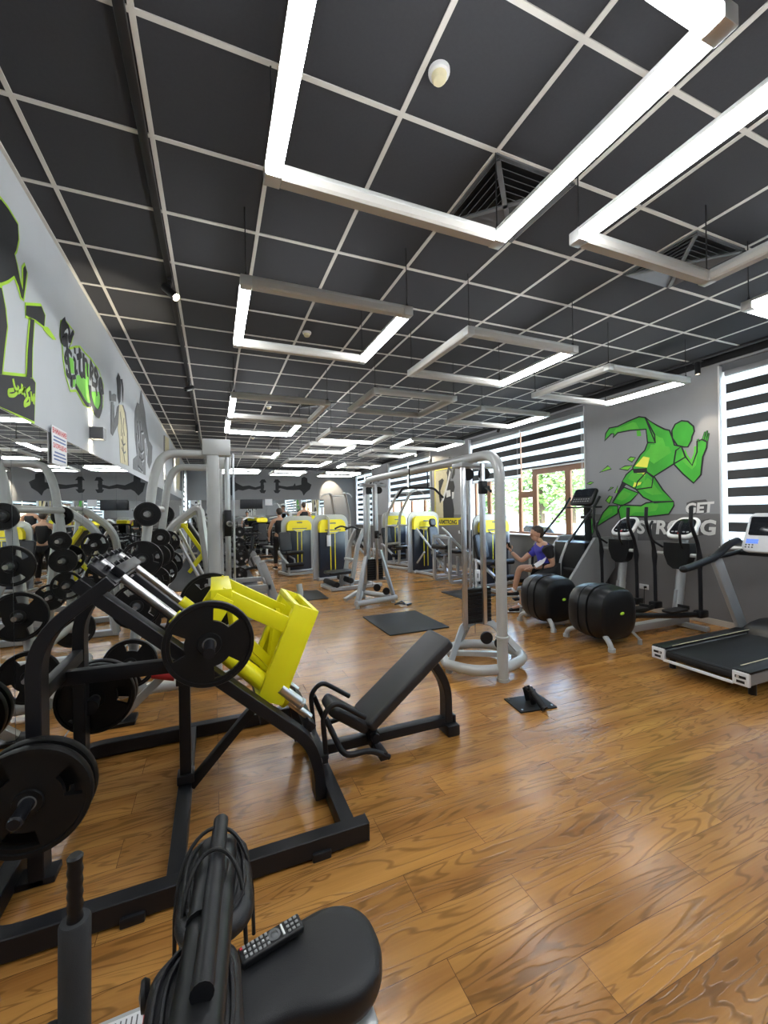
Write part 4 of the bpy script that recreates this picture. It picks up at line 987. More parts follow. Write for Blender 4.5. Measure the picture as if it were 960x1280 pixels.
b = nb2(); b.cyl((-.06, .86, .79), (-.118, .855, .79), .010); b.lathe((-.118, .855, .79), (-1, -.1, 0), [(.0, 0), (.018, .002), (.024, .01), (.022, .016), (0, .02)], 18); b.build('adjustment_knob', 'black2', fm)
for q, (x0, x1, yy, zz, dz) in enumerate(((-.092, .068, 1.085, .895, .20), (-.072, .046, .99, .915, .14))):
    b = nb2(); pts = []
    for k in range(21):
        t_ = k / 20; a = math.pi * t_
        pts.append(((x0 + x1) / 2 + (x1 - x0) / 2 * -math.cos(a), yy - .02 - (1 - math.sin(a)) * .09, zz + .012 - dz * (1 - math.sin(a) ** .45)))
    b.tube(pts, .0042, seg=8); b.build('cable_loop', 'rubber', fm)
# foam handle on the left
hx, hy = -.312, 1.145
b = nb2(); b.lathe((hx, hy, .455), (.01, .02, 1), [(.014, .27), (.016, .275), (.028, .275), (.031, .27), (.031, .0), (.028, -.005), (0, -.005)], 24); b.build('foam_grip', 'foam', fm)
b = nb2(); pr_ = [(.0165, .26)] + [(.0165 - (.0025 if k % 2 else 0), .28 + k * .013) for k in range(10)] + [(.0165, .415), (.012, .42), (0, .42)]
b.lathe((hx, hy, .455), (.01, .02, 1), pr_, 18); b.build('ribbed_handle', 'black2', fm)
b = nb2(); b.bar((hx, hy, .46), (hx - .10, hy - .02, .44), .06, .06); b.lathe((hx - .045, hy - .015, .47), (0, 0, 1), [(0, -.05), (.04, -.05), (.045, 0), (.03, .04), (0, .05)], 18); b.build('handle_bracket', 'black', fm)

# remote control on the seat
c0 = V((.118, 1.078, .5745)); rz_ = R(12)
rm = thing('remote_control', 'black television remote control lying on the black seat', 'remote control', c0, rz_)
b = MB(); b.box((0, 0, 0), (.158, .046, .019), None, .006, 3); b.build('body', 'black2', rm)
b = MB()
b.use('mgrey')
for i in range(6):
    for j in range(3): b.box((-.066 + .011 * i, -.013 + .013 * j, .0105), (.007, .008, .004), None, .0015)
b.build('number_buttons', None, rm)
b = MB(); b.use('mgrey')
for i in range(3):
    for j in range(3): b.box((.042 + .012 * i, -.013 + .013 * j, .0105), (.008, .007, .004), None, .0015)
b.use('white')
for i in range(3): b.box((-.066 + .022 * i, .0, .0128), (.004, .004, .001))
b.box((.028, 0, .0105), (.006, .03, .004), None, .001)
b.use('red').box((-.073, .013, .0105), (.006, .006, .004), None, .001)
b.build('function_buttons', None, rm)
b = MB(); b.lathe((.006, 0, .0095), (0, 0, 1), [(.016, 0), (.016, .002), (.010, .003), (.009, .0015), (.006, .003), (0, .0035)], 20); b.build('direction_pad', 'dgrey', rm)

# ------------------------------------------------------------------ floor pivot anchor plate
t = thing('landmine_anchor', 'small black floor plate with pivot sleeve near the cable tower', 'floor anchor', (2.46, 2.78, 0), R(-8))
b = MB(); b.use('rubber').box((0, 0, .006), (.34, .26, .012), None, .003); b.use('steel')
for sx in (-.14, .14):
    for sy in (-.1, .1): b.cyl((sx, sy, .012), (sx, sy, .016), .009, seg=10)
b.build('base_plate', None, t)
b = MB()
for s in (-1, 1): b.bar((.02, s * .04, .012), (-.01, s * .04, .135), .07, .01, up=(0, 1, 0))
b.cyl((-.01, -.055, .12), (-.01, .055, .12), .012); b.build('pivot_yoke', 'black', t)
b = MB(); b.cyl((-.005, -.005, .135), (.03, -.14, .032), .028); b.lathe((.03, -.14, .032), (.035, -.135, -.103), [(.028, 0), (.031, .002), (.031, .02), (.022, .02), (.02, -.02), (0, -.02)], 18); b.build('bar_sleeve', 'black', t)
# ------------------------------------------------------------------ cable crossover (two towers and one crossbar)
cc = thing('cable_crossover', 'grey cable crossover with two towers joined by a long overhead tube', 'cable machine', (2.6, 5.3, 0))
CO = (2.6, 5.3, 0)
def cb(): return MB(CO)
b = cb(); b.tube([(2.56, 3.26, .02), (2.56, 3.26, 2.21), (2.66, 7.35, 2.26), (2.66, 7.35, .5)], .052, .26, 16, n=8); b.lathe((2.56, 3.26, 0), (0, 0, 1), [(.06, 0), (.06, .03), (.053, .03)], 18)
for z in (.42, ): b.lathe((2.56, 3.26, z), (0, 0, 1), [(.052, -.018), (.064, -.012), (.064, .012), (.052, .018)], 18)
b.build('arch_tube', 'grey2', cc)
def tower(px, py, s, rod, lab):
    """px,py centre of the weight stack; s=+1 base nose towards -y"""
    # base loop
    b = cb()
    if s > 0:
        b.tube([(2.16, 3.62, .10), (2.30, 3.36, .10), (2.58, 3.28, .10), (2.96, 3.42, .10), (3.06, 3.62, .10), (2.92, 3.98, .10), (2.62, 4.12, .10), (2.28, 3.98, .10)], .05, .12, 14, close=True)
        for p in ((2.2, 3.66), (3.0, 3.62), (2.62, 4.1)): b.cyl((p[0], p[1], 0), (p[0], p[1], .07), .035, seg=12)
        b.bar((2.3, 3.95, .1), (2.9, 3.6, .1), .05, .05)
    else:
        b.tube([(2.24, 6.72, .09), (3.06, 6.9, .09)], .048); b.tube([(2.24, 6.72, .09), (2.66, 7.65, .09), (3.06, 6.9, .09)], .048, .05); b.rtube([(2.2, 7.3, .05), (2.5, 7.4, .16)], .08, .06)
        for p in ((2.26, 6.74), (3.0, 6.9), (2.66, 7.55)): b.cyl((p[0], p[1], 0), (p[0], p[1], .06), .035, seg=12)
    b.build('base_loop', 'grey2', cc)
    b = cb()
    if s > 0:
        for (bx, by) in ((2.2, 3.62), (3.03, 3.55)):
            b.rtube([(bx, by, .12), (px + (bx - px) * .45, py + (by - py) * .2, .40), (px, py, .43)], .07, .022, .05, up=(0, 1, 0))
        b.rtube([(2.62, 4.1, .12), (px, py + .1, .42)], .07, .03)
    else:
        b.rtube([(2.26, 6.76, .1), (px - .12, py, 1.0)], .07, .06); b.rtube([(3.02, 6.92, .1), (px + .12, py, .95)], .07, .06); b.rtube([(2.66, 7.6, .1), (px, py + .1, .8)], .06, .05)
        b.box((px, py, .42), (.5, .06, .06), None, .006)
    b.build('base_strut', 'grey', cc)
    b = cb(); b.use('chrome')
    for dx in (-.075, .075): b.cyl((px + dx, py, .42), (px + dx, py, 2.12), .0135, seg=12)
    b.build('guide_rod', None, cc)
    b = cb(); b.bar((px - .19, py - .06, .36), (px - .19, py - .06, 2.16), .05, .035, up=(0, 1, 0)); b.bar((px + .0, py - .15, .42), (px + .0, py - .15, 2.16), .045, .03, up=(0, 1, 0)); b.build('slide_post', rod, cc)
    b = cb(); b.box((px, py, 2.15), (.46, .20, .05), None, .006); b.build('top_bracket', 'grey', cc)
    b = cb()
    for k in range(9): b.box((px, py, .44 + k * .042), (.30, .13, .039), None, .003)
    b.build('weight_stack', 'black2', cc)
    b = cb(); b.cyl((px, py, .8), (px, py, 1.1), .012, seg=8); b.use('white').box((px, py - .02, .93), (.07, .02, .13), None, .006); b.use('dgrey').box((px, py - .031, .93), (.012, .004, .05)); b.build('selector_stem', None, cc)
    for dx, dz in ((-.11, 2.05), (.1, 2.06), (-.04, .30), (.14, .22)):
        b = cb(); yb = py - .03 if dz > 1 else py - .22
        b.lathe((px + dx, yb - .016, dz), (.3, 1, 0), [(0, 0), (.062, 0), (.066, .006), (.058, .014), (.066, .026), (.062, .032), (0, .032)], 22); b.build('pulley', 'black2', cc)
    b = cb(); b.tube([(px - .045, py - .03, 2.06), (px - .045, py - .03, .30)], .0035, seg=6); b.tube([(px + .02, py - .1, 2.03), (px + .02, py - .1, .82)], .0035, seg=6); b.build('steel_cable', 'black2', cc)
    b = cb(); zc = 1.25 if s < 0 else 1.9
    b.box((px, py - .15, zc), (.08, .07, .14), None, .01); b.cyl((px, py - .2, zc), (px - .02, py - .32, zc - .05), .016, seg=10); b.lathe((px + .05, py - .15, zc), (1, 0, 0), [(0, 0), (.02, 0), (.022, .03), (0, .034)], 12); b.build('sliding_carriage', 'black2', cc)
tower(2.69, 3.86, 1, 'chrome', '')
tower(2.72, 7.12, -1, 'steel', '')
b = cb()
bx, by = 2.63, 5.1
for s in (-.14, .14): b.bar((bx + s, by, 2.24), (bx + s, by, 1.98), .018, .012)
b.tube([(bx - .36, by - .05, 1.84), (bx - .24, by, 1.98), (bx + .24, by, 1.98), (bx + .36, by - .05, 1.84)], .016, .05, 10); b.build('pull_up_bar', 'black', cc)
t = thing('strap_attachment', 'black strap handle set lying on the base of the far cable tower', 'cable handle', (3.05, 6.62, 0))
b = MB(); b.tube([(-.12, .05, .02), (-.05, -.05, .05), (.06, -.02, .02), (.02, .06, .06)], .012, .03, 8, close=True); b.build('strap', 'black2', t)
b = MB(); b.cyl((.06, -.08, .02), (.16, -.02, .02), .018, seg=12); b.build('grip', 'rubber', t)

# ------------------------------------------------------------------ elliptical trainers (rear drums, facing the wall)
def elliptical(cy, label, rail):
    x0 = 4.44; t = thing('elliptical_trainer', label, 'elliptical trainer', (x0, cy, 0), 0, 'elliptical trainers by the green runner')
    # drum
    n = 40; prof = []
    for i in range(n):
        a = 2 * math.pi * i / n; c, s = math.cos(a), math.sin(a); e = 2.7
        prof.append((.335 * math.copysign(abs(c) ** (2 / e), c), .335 * math.copysign(abs(s) ** (2 / e), s)))
    b = MB(); path = []; scl = []
    for yy, sc_ in ((-.27, .0), (-.27, .62), (-.262, .8), (-.24, .90), (-.19, .965), (-.12, .99), (-.075, 1.0), (-.068, .955), (-.058, .955), (-.052, 1.02), (.052, 1.02), (.058, .955), (.068, .955), (.075, 1.0), (.12, .99), (.19, .965), (.24, .90), (.262, .8), (.27, .62), (.27, 0)):
        path.append((0, yy, .44)); scl.append(max(sc_, .01))
    P = []
    ring = []
    for p, s_ in zip(path, scl): ring.append([b.bm.verts.new(V((p[0] + q[0] * s_ * .97, p[1], p[2] - .055 + q[1] * s_ * .97))) for q in prof])
    for a_, c_ in zip(ring, ring[1:]):
        for j in range(n): b.bm.faces.new((a_[j], a_[(j + 1) % n], c_[(j + 1) % n], c_[j]))
    b.build('drum_housing', 'black2', t, 28)
    b = MB(); b.lathe((.02, -.268, .40), (0, -1, 0), [(.0, .006), (.028, .005), (.04, 0)], 24)
    for v in b.bm.verts: v.co.z = .40 + (v.co.z - .40) * .55
    b.build('emblem', 'mlime', t)
    b = MB(); b.tube([(-.24, -.33, .03), (-.24, -.30, .10), (-.18, -.16, .17), (-.18, .16, .17), (-.24, .30, .10), (-.24, .33, .03)], .03, .1, 12)
    for s in (-1, 1): b.cyl((-.24, s * .33, 0), (-.24, s * .33, .04), .04, seg=14)
    b.build('rear_foot', 'grey2', t)
    b = MB()
    for s in (-1, 1): b.cyl((.3, s * .28, .0), (.3, s * .28, .06), .025, seg=10); b.bar((.3, s * .28, .06), (.2, s * .2, .2), .03, .03)
    b.bar((.2, 0, .10), (1.62, 0, .10), .10, .09); b.bar((1.52, -.34, .04), (1.52, .34, .04), .07, .06); b.build('base_beam', 'grey', t)
    b = MB(); b.oval([(1.42, 0, .12), (1.5, 0, .5), (1.60, 0, 1.20)], .13, .11, .2, up=(0, 1, 0)); b.oval([(1.34, 0, .12), (1.43, 0, .18), (1.50, 0, .5)], .22, .04, .1, up=(0, 1, 0)); b.build('column', 'grey', t)
    b = MB(); rt = M((V((0, -1, 0)), V((.72, 0, .69)).normalized(), V((-.69, 0, .72)).normalized())).transposed()
    cp = V((1.62, 0, 1.36))
    b.pad(cp, (.40, .40, .05), rt, .13, .02, 7, .82); b.build('console_shell', 'white', t)
    b = MB(); b.pad(cp + rt @ V((0, .0, .022)), (.315, .305, .012), rt, .09, .004, 5, .84); b.build('console_screen', 'screen', t)
    b = MB()
    for i in range(5): b.use('mgrey').box(cp + rt @ V((-.1 + .05 * i, -.10, .029)), (.03, .02, .004), rt, .002)
    b.use('red').box(cp + rt @ V((0, -.13, .029)), (.04, .016, .004), rt, .002); b.build('console_buttons', None, t)
    b = MB(); b.prism([(-.17, 1.16), (.17, 1.16), (.175, 1.0), (.12, .85), (.05, .80), (-.05, .80), (-.12, .85), (-.175, 1.0)], (1.44, 0, 0), (0, 1, 0), (0, 0, 1), .14); b.build('pivot_cover', 'black2', t)
    for s in (-1, 1):
        b = MB(); b.tube([(1.36, s * .13, 1.10), (1.22, s * .19, 1.20), (1.20, s * .2, 1.40), (1.26, s * .2, 1.46)], .016, .06, 10); b.build('fixed_handle', 'black', t)
        yo = s * .30
        b = MB(); b.oval([(1.44, yo, .28), (1.44, yo, .62), (1.43, yo, 1.02), (1.40, yo, 1.18), (1.26, yo, 1.42), (1.28, yo, 1.66)], .040, .05, .12, up=(0, 1, 0), scales=None)
        b.oval([(1.435, yo, .80), (1.435, yo, .95), (1.42, yo, 1.1)], .06, .08, 0, up=(0, 1, 0), scales=[.6, 1, .6]); b.build('swing_arm', 'black', t)
        b = MB(); b.cyl((1.47, s * .16, 1.0), (1.47, s * .275, 1.0), .026, seg=14); b.build('pivot_axle', 'grey2', t)
        zf = .20 if s > 0 else .26
        b = MB(); b.oval([(.22, s * .2, .34), (1.0, s * .24, zf), (1.46, yo, .24)], .06, .07, .1); b.box((1.44, yo, .25), (.16, .11, .10), None, .02); b.build('pedal_arm', 'black2', t)
        b = MB(); xx = .92 if s > 0 else 1.05; b.pad((xx, s * .22, zf + .06), (.15, .36, .03), rotz(R(-90)), .05, .008); b.bar((xx + .17, s * .22 - .07, zf + .085), (xx + .17, s * .22 + .07, zf + .085), .02, .05); b.build('foot_plate', 'rubber', t)
    return t
elliptical(4.60, 'black and grey elliptical trainer farther from the camera, next to the stair machine', 0)
elliptical(3.72, 'black and grey elliptical trainer between the other elliptical and the treadmill', 0)

# ------------------------------------------------------------------ treadmill
tx, ty = 4.14, 2.46
t = thing('treadmill', 'treadmill with white console and grey slanted uprights at the right edge', 'treadmill', (tx, ty, 0))
b = MB(); b.box((.95, 0, .205), (1.84, .58, .012), None, .004); b.cyl((.06, -.29, .175), (.06, .29, .175), .04, seg=18); b.box((.95, 0, .15), (1.8, .56, .012)); b.build('running_belt', 'rubber', t)
for s in (-1, 1):
    b = MB(); pr_ = [(-.055, -.10), (.055, -.10), (.06, -.08), (.06, -.01), (.05, .0), (-.05, .0), (-.06, -.01), (-.06, -.08)]
    b.sweep([(.02, s * .355, .225), (1.9, s * .355, .225)], [(p[0], p[1]) for p in pr_]); b.build('side_beam', 'mgrey', t)
    b = MB(); b.box((.96, s * .355, .236), (1.9, .135, .022), None, .007); b.build('foot_rail', 'black2', t)
    b = MB(); b.box((1.0, s * .293, .2485), (1.74, .008, .004)); b.build('edge_strip', 'mcream', t)
    b = MB(); b.use('white').box((.012, s * .355, .175), (.03, .125, .115), None, .006); b.use('black2').box((-.004, s * .355, .19), (.004, .08, .022)); b.use('black2').box((-.004, s * .355, .15), (.004, .06, .022)); b.use('steel').cyl((-.008, s * .335, .19), (.0, s * .335, .19), .012, seg=8); b.build('end_cap', None, t)
    b = MB(); b.cyl((.2, s * .34, 0), (.2, s * .34, .12), .03, seg=12); b.build('levelling_foot', 'black2', t)
    b = MB(); b.cyl((1.75, s * .34, 0), (1.75, s * .34, .12), .03, seg=12); b.build('levelling_foot', 'black2', t)
    b = MB(); b.bar((1.60, s * .41, .14), (1.08, s * .41, 1.06), .05, .15, up=(1, 0, 0), bev=.012); b.build('upright', 'grey', t)
    b = MB(); b.oval([(.50, s * .40, .985), (.62, s * .40, 1.0), (1.05, s * .40, 1.08), (1.26, s * .38, 1.22), (1.40, s * .36, 1.26)], .085, .075, .15, up=(0, 0, 1), scales=None)
    b.ball((.50, s * .40, .985), .042, (1, 1, .9)); b.oval([(.95, s * .40, 1.08), (1.25, s * .38, 1.10), (1.45, s * .34, 1.14)], .05, .05, .1); b.build('handrail', 'black2', t)
b = MB(); b.bar((.0, -.30, .125), (.0, .30, .125), .02, .025); b.build('rear_bar', 'white', t)
b = MB()
pts = [(1.40, .0), (1.46, .055), (1.60, .10), (1.80, .12), (2.0, .11), (2.12, .06), (2.14, 0)]
b.prism([(p[0], p[1]) for p in pts], (0, .36, .2), (1, 0, 0), (0, 0, 1), .72); b.build('motor_hood', 'black2', t, 30)
b = MB(); rt = M((V((0, -1, 0)), V((.36, 0, .93)).normalized(), V((-.93, 0, .36)).normalized())).transposed(); cp = V((1.46, 0, 1.35))
b.pad(cp, (.64, .46, .06), rt, .07, .02, 6, .92); b.build('console_shell', 'white', t)
b = MB(); b.pad(cp + rt @ V((0, .07, .031)), (.54, .22, .006), rt, .02, .002); b.build('console_screen', 'screen', t)
b = MB(); b.use('ledblue').box(cp + rt @ V((-.22, -.11, .031)), (.11, .05, .003), rt); b.build('display_strip', None, t)
b = MB(); b.use('ledblue').box(cp + rt @ V((.08, -.11, .031)), (.26, .05, .003), rt); b.build('display_strip', None, t)
b = MB(); b.use('dgrey')
for i in range(3):
    for j in range(2): b.cyl(cp + rt @ V((-.27 + .03 * i, -.18 + .028 * j, .028)), cp + rt @ V((-.27 + .03 * i, -.18 + .028 * j, .034)), .009, seg=10)
b.use('red').cyl(cp + rt @ V((0, -.19, .028)), cp + rt @ V((0, -.19, .037)), .018, seg=14); b.build('console_buttons', None, t)
b = MB(); b.bar((1.44, -.4, 1.12), (1.44, .4, 1.12), .10, .05); b.build('crossbar', 'black2', t)

# ------------------------------------------------------------------ stair machine
sx, sy = 5.05, 5.5
t = thing('stair_machine', 'grey stair climbing machine with slanted side panel under the window', 'stair machine', (sx, sy, 0))
for s in (-1, 1):
    b = MB(); b.prism([(.0, .10), (.24, .10), (.62, .28), (1.05, .28), (1.37, .62), (1.37, 1.12), (1.32, 1.16), (.92, 1.16)], (.0, s * .36 + (.05 if s > 0 else 0), 0), (1, 0, 0), (0, 0, 1), .05); b.build('side_panel', 'grey', t)
    b = MB(); b.prism([(.06, .16), (.22, .16), (.98, 1.09), (.94, 1.10)], (.0, s * .39 + (.012 if s > 0 else 0), 0), (1, 0, 0), (0, 0, 1), .012); b.prism([(.60, .46), (.80, .46), (.98, .66), (.92, .68)], (.0, s * .39 + (.012 if s > 0 else 0), 0), (1, 0, 0), (0, 0, 1), .012); b.build('panel_trim', 'mgrey', t)
    b = MB(); b.tube([(.20, s * .34, .30), (.25, s * .34, .95), (.40, s * .34, 1.12), (1.02, s * .32, 1.70)], .020, .14, 10); b.tube([(.98, s * .32, 1.66), (1.14, s * .32, 1.86)], .023, 0, 10); b.build('handrail', 'black', t)
    b = MB(); b.tube([(.16, s * .35, .06), (.18, s * .35, .80), (.34, s * .35, 1.1)], .02, .08, 10); b.build('rail_post', 'grey2', t)
b = MB()
for k in range(5):
    b.box((.28 + .21 * k, 0, .22 + .19 * k), (.25, .66, .03), None, .006); b.box((.39 + .21 * k, 0, .31 + .19 * k), (.02, .66, .17))
b.build('steps', 'black2', t)
b = MB(); b.box((1.02, 0, .60), (.55, .68, .95), None, .03); b.box((.75, 0, .12), (1.4, .7, .18), None, .02); b.build('drive_housing', 'black2', t)
b = MB(); b.oval([(1.22, 0, 1.05), (1.20, 0, 1.72)], .11, .13, 0, up=(0, 1, 0)); b.build('console_mast', 'black2', t)
b = MB(); b.bar((1.06, -.42, 1.68), (1.06, .42, 1.68), .03, .03); b.box((1.2, 0, 1.5), (.14, .2, .06), None, .02); b.build('grab_bar', 'black', t)
b = MB(); rt = M((V((0, -1, 0)), V((.5, 0, .86)).normalized(), V((-.86, 0, .5)).normalized())).transposed(); cp = V((1.13, 0, 1.86)); b.pad(cp, (.48, .34, .07), rt, .05, .025); b.build('console_shell', 'black2', t)
b = MB(); b.use('screen').pad(cp + rt @ V((0, .06, .034)), (.40, .15, .006), rt, .015, .002); b.use('mgrey')
for i in range(7):
    for j in range(2): b.box(cp + rt @ V((-.16 + .052 * i, -.06 - .045 * j, .036)), (.03, .018, .004), rt, .001)
b.build('console_screen', None, t)
b = MB(); b.prism([(1.28, 0), (1.36, 0), (1.36, .62), (1.30, .62)], (0, .30, 0), (1, 0, 0), (0, 0, 1), .6); b.build('rear_leg', 'black2', t)
# ------------------------------------------------------------------ smith machine by the mirror
SO = (-.3, 4.9, 0)
sm = thing('smith_machine', 'tall light grey smith machine with plate pegs standing against the mirror wall', 'smith machine', SO)
def sb(): return MB(SO)
for y, xo in ((4.3, 0.), (5.5, .05)):
    b = sb(); b.oval([(-.005 + xo, y, .05), (-.005 + xo, y, 2.30)], .115, .115, 0, up=(0, 1, 0), e=5); b.build('column', 'grey2', sm)
    b = sb(); b.box((.03 + xo, y, 2.30), (.25, .13, .155), None, .008); b.cyl((.03 + xo, y - .066, 2.31), (.03 + xo, y - .074, 2.31), .014, seg=10); b.build('top_cap', 'grey2', sm)
    b = sb(); b.tube([(-.02 + xo, y, 2.235), (-.43, y, 2.235), (-.51, y, 2.0), (-.735, y, .06)], .040, .16, 14, n=7)
    b.cyl((-.553, y - .05, 1.79), (-.553, y - .044, 1.79), .012, seg=8); b.build('rear_leg', 'grey2', sm)
    b = sb(); b.tube([(-.80, y, .085), (.34, y, .085)], .055, 0, 14); b.build('floor_tube', 'grey2', sm)
    b = sb(); b.cyl((.125 + xo * .3, y + .06 * (1 if y < 5 else -1), .12), (.125 + xo * .3, y + .06 * (1 if y < 5 else -1), 2.33), .0165, seg=14); b.build('guide_rod', 'chrome', sm)
    b = sb(); b.box((.125 + xo * .3, y + .06 * (1 if y < 5 else -1), 1.57), (.075, .075, .26), None, .012); b.build('bar_carriage', 'black2', sm)
    b = sb(); b.cyl((.18, y, .12), (.18, y, 2.25), .010, seg=10); b.build('safety_rod', 'chrome', sm)
b = sb(); b.tube([(-.566, 4.3, 1.73), (-.566, 5.5, 1.73)], .035, 0, 12); b.tube([(-.78, 4.3, .085), (-.78, 5.5, .085)], .055, 0, 14); b.tube([(-.70, 4.3, .50), (-.70, 5.5, .50)], .035); b.build('cross_tube', 'grey2', sm)
b = sb(); b.cyl((.13, 3.92, 1.57), (.13, 5.88, 1.57), .0145); b.cyl((.13, 3.92, 1.57), (.13, 4.18, 1.57), .024); b.cyl((.13, 5.62, 1.57), (.13, 5.88, 1.57), .024); b.build('barbell', 'steel', sm)
pegs = []
for k, (y, sgn, z, r, lab) in enumerate((
    (4.3, -1, 1.67, .108, 'small black plate, topmost on the near rear leg of the smith machine'),
    (4.3, -1, 1.27, .165, 'medium black plate, second from the top on the near smith machine leg'),
    (4.3, -1, .86, .20, 'large black plate, third from the top on the near smith machine leg'),
    (4.3, -1, .36, .215, 'large black plate, lowest on the near smith machine leg, close to the floor'),
    (5.5, -1, 1.40, .105, 'small black plate on the far smith machine leg, inner side, topmost'),
    (5.5, -1, 1.19, .13, 'black plate on the far smith machine leg, inner side, second from the top'),
    (5.5, -1, .92, .15, 'black plate on the far smith machine leg, inner side, third from the top'),
    (5.5, -1, .45, .20, 'large black plate on the far smith machine leg, inner side, lowest'),
    (5.5, 1, 1.67, .105, 'small black plate on the outer side of the far smith machine leg, topmost'),
    (5.5, 1, 1.20, .15, 'black plate on the outer side of the far smith machine leg, below the topmost'))):
    x = -.51 - (2.0 - z) * .116
    b = sb(); b.cyl((x, y, z), (x, y + sgn * .20, z), .02, seg=12); b.cyl((x, y + sgn * .03, z), (x, y + sgn * .06, z), .035, seg=14); b.build('plate_peg', 'chrome', sm)
    plate((x, y + sgn * .10, z), (.0, 1, 0), r, lab, 'weight plates on the smith machine', None, .4 * k)
# flat grey prop with red grip lying on its base
t = thing('leaning_bar', 'grey bar with red grip leaning low beside the smith machine base', 'handle bar', (-.45, 3.75, 0))
b = MB(); b.bar((-.28, .12, .03), (.12, .05, .42), .09, .06); b.build('bar', 'grey2', t)
b = MB(); b.cyl((-.02, -.02, .40), (.14, -.04, .36), .035); b.build('grip', 'red2', t)
b = MB(); b.box((-.28, .12, .015), (.25, .18, .03), None, .006); b.build('foot', 'black2', t)

# ------------------------------------------------------------------ plate loaded squat press with yellow sled behind the smith machine
HO = (-.2, 7.2, 0)
hk = thing('squat_press', 'grey plate loaded squat press with yellow sled behind the smith machine', 'squat press', HO)
def hb(): return MB(HO)
for y in (6.75, 7.65):
    b = hb(); b.rtube([(-.82, y, .04), (-.66, y, 1.32), (-.56, y, 1.52), (-.21, y, 1.80), (-.12, y, 1.0), (-.04, y, .04)], .10, .10, .12, up=(0, 1, 0), c=.25); b.build('side_frame', 'grey2', hk)
    b = hb(); b.rtube([(-.85, y, .05), (1.0, y, .05)], .09, .08, 0, up=(0, 0, 1)); b.build('floor_beam', 'grey', hk)
    b = hb(); b.bar((.98, y, .02), (.70, y, .86), .05, .10, up=(1, 0, 0)); b.box((.69, y, .88), (.09, .05, .06), roty(R(-15)), .01); b.build('front_upright', 'grey', hk)
    b = hb(); b.bar((-.05, y, .50), (.82, y, .50), .05, .08); b.bar((-.05, y, .27), (.86, y, .27), .05, .08); b.build('front_rail', 'grey', hk)
    b = hb(); b.cyl((-.55, y, 1.42), (-.02, y, .30), .022); b.build('guide_rod', 'chrome', hk)
b = hb()
for z, x in ((.5, .80), (.05, .98), (1.78, -.22)): b.bar((x, 6.75, z), (x, 7.65, z), .06, .06)
b.build('cross_beam', 'grey', hk)
b = hb()
for y in (6.86, 7.54): b.rtube([(-.42, y, 1.50), (-.15, y, 1.06), (-.36, y, .80)], .05, .11, .03, up=(0, 1, 0))
b.bar((-.15, 6.86, 1.06), (-.15, 7.54, 1.06), .09, .06); b.bar((-.42, 6.86, 1.5), (-.42, 7.54, 1.5), .09, .06); b.build('sled', 'yellow', hk)
b = hb(); dv = V((-.27, 0, .44)).normalized(); pr = M((V((0, 1, 0)), dv, V((0, 1, 0)).cross(dv))).transposed(); b.pad((-.24, 7.2, 1.28), (.42, .6, .08), pr, .05, .03); b.build('back_pad', 'vinyl', hk)
b = hb(); b.box((.45, 7.2, .14), (.5, .7, .03), roty(R(-14)), .01); b.build('foot_plate', 'dgrey', hk)
for k, (y, z, x, r) in enumerate(((6.62, 1.28, -.62, .16), (6.62, .86, -.70, .2), (6.62, .62, -.12, .17), (7.79, .86, -.70, .2))):
    b = hb(); s = 1 if y > 7 else -1; b.cyl((x, y - s * .12, z), (x, y + s * .12, z), .022, seg=12); b.build('plate_peg', 'chrome', hk)
    plate((x, y, z), (0, 1, 0), r, ['black plate high on the rear leg of the grey squat press', 'black plate low on the rear leg of the grey squat press', 'black plate on the front leg of the grey squat press', 'black plate on the far side of the grey squat press'][k], 'weight plates on the squat press', None, .7 * k)

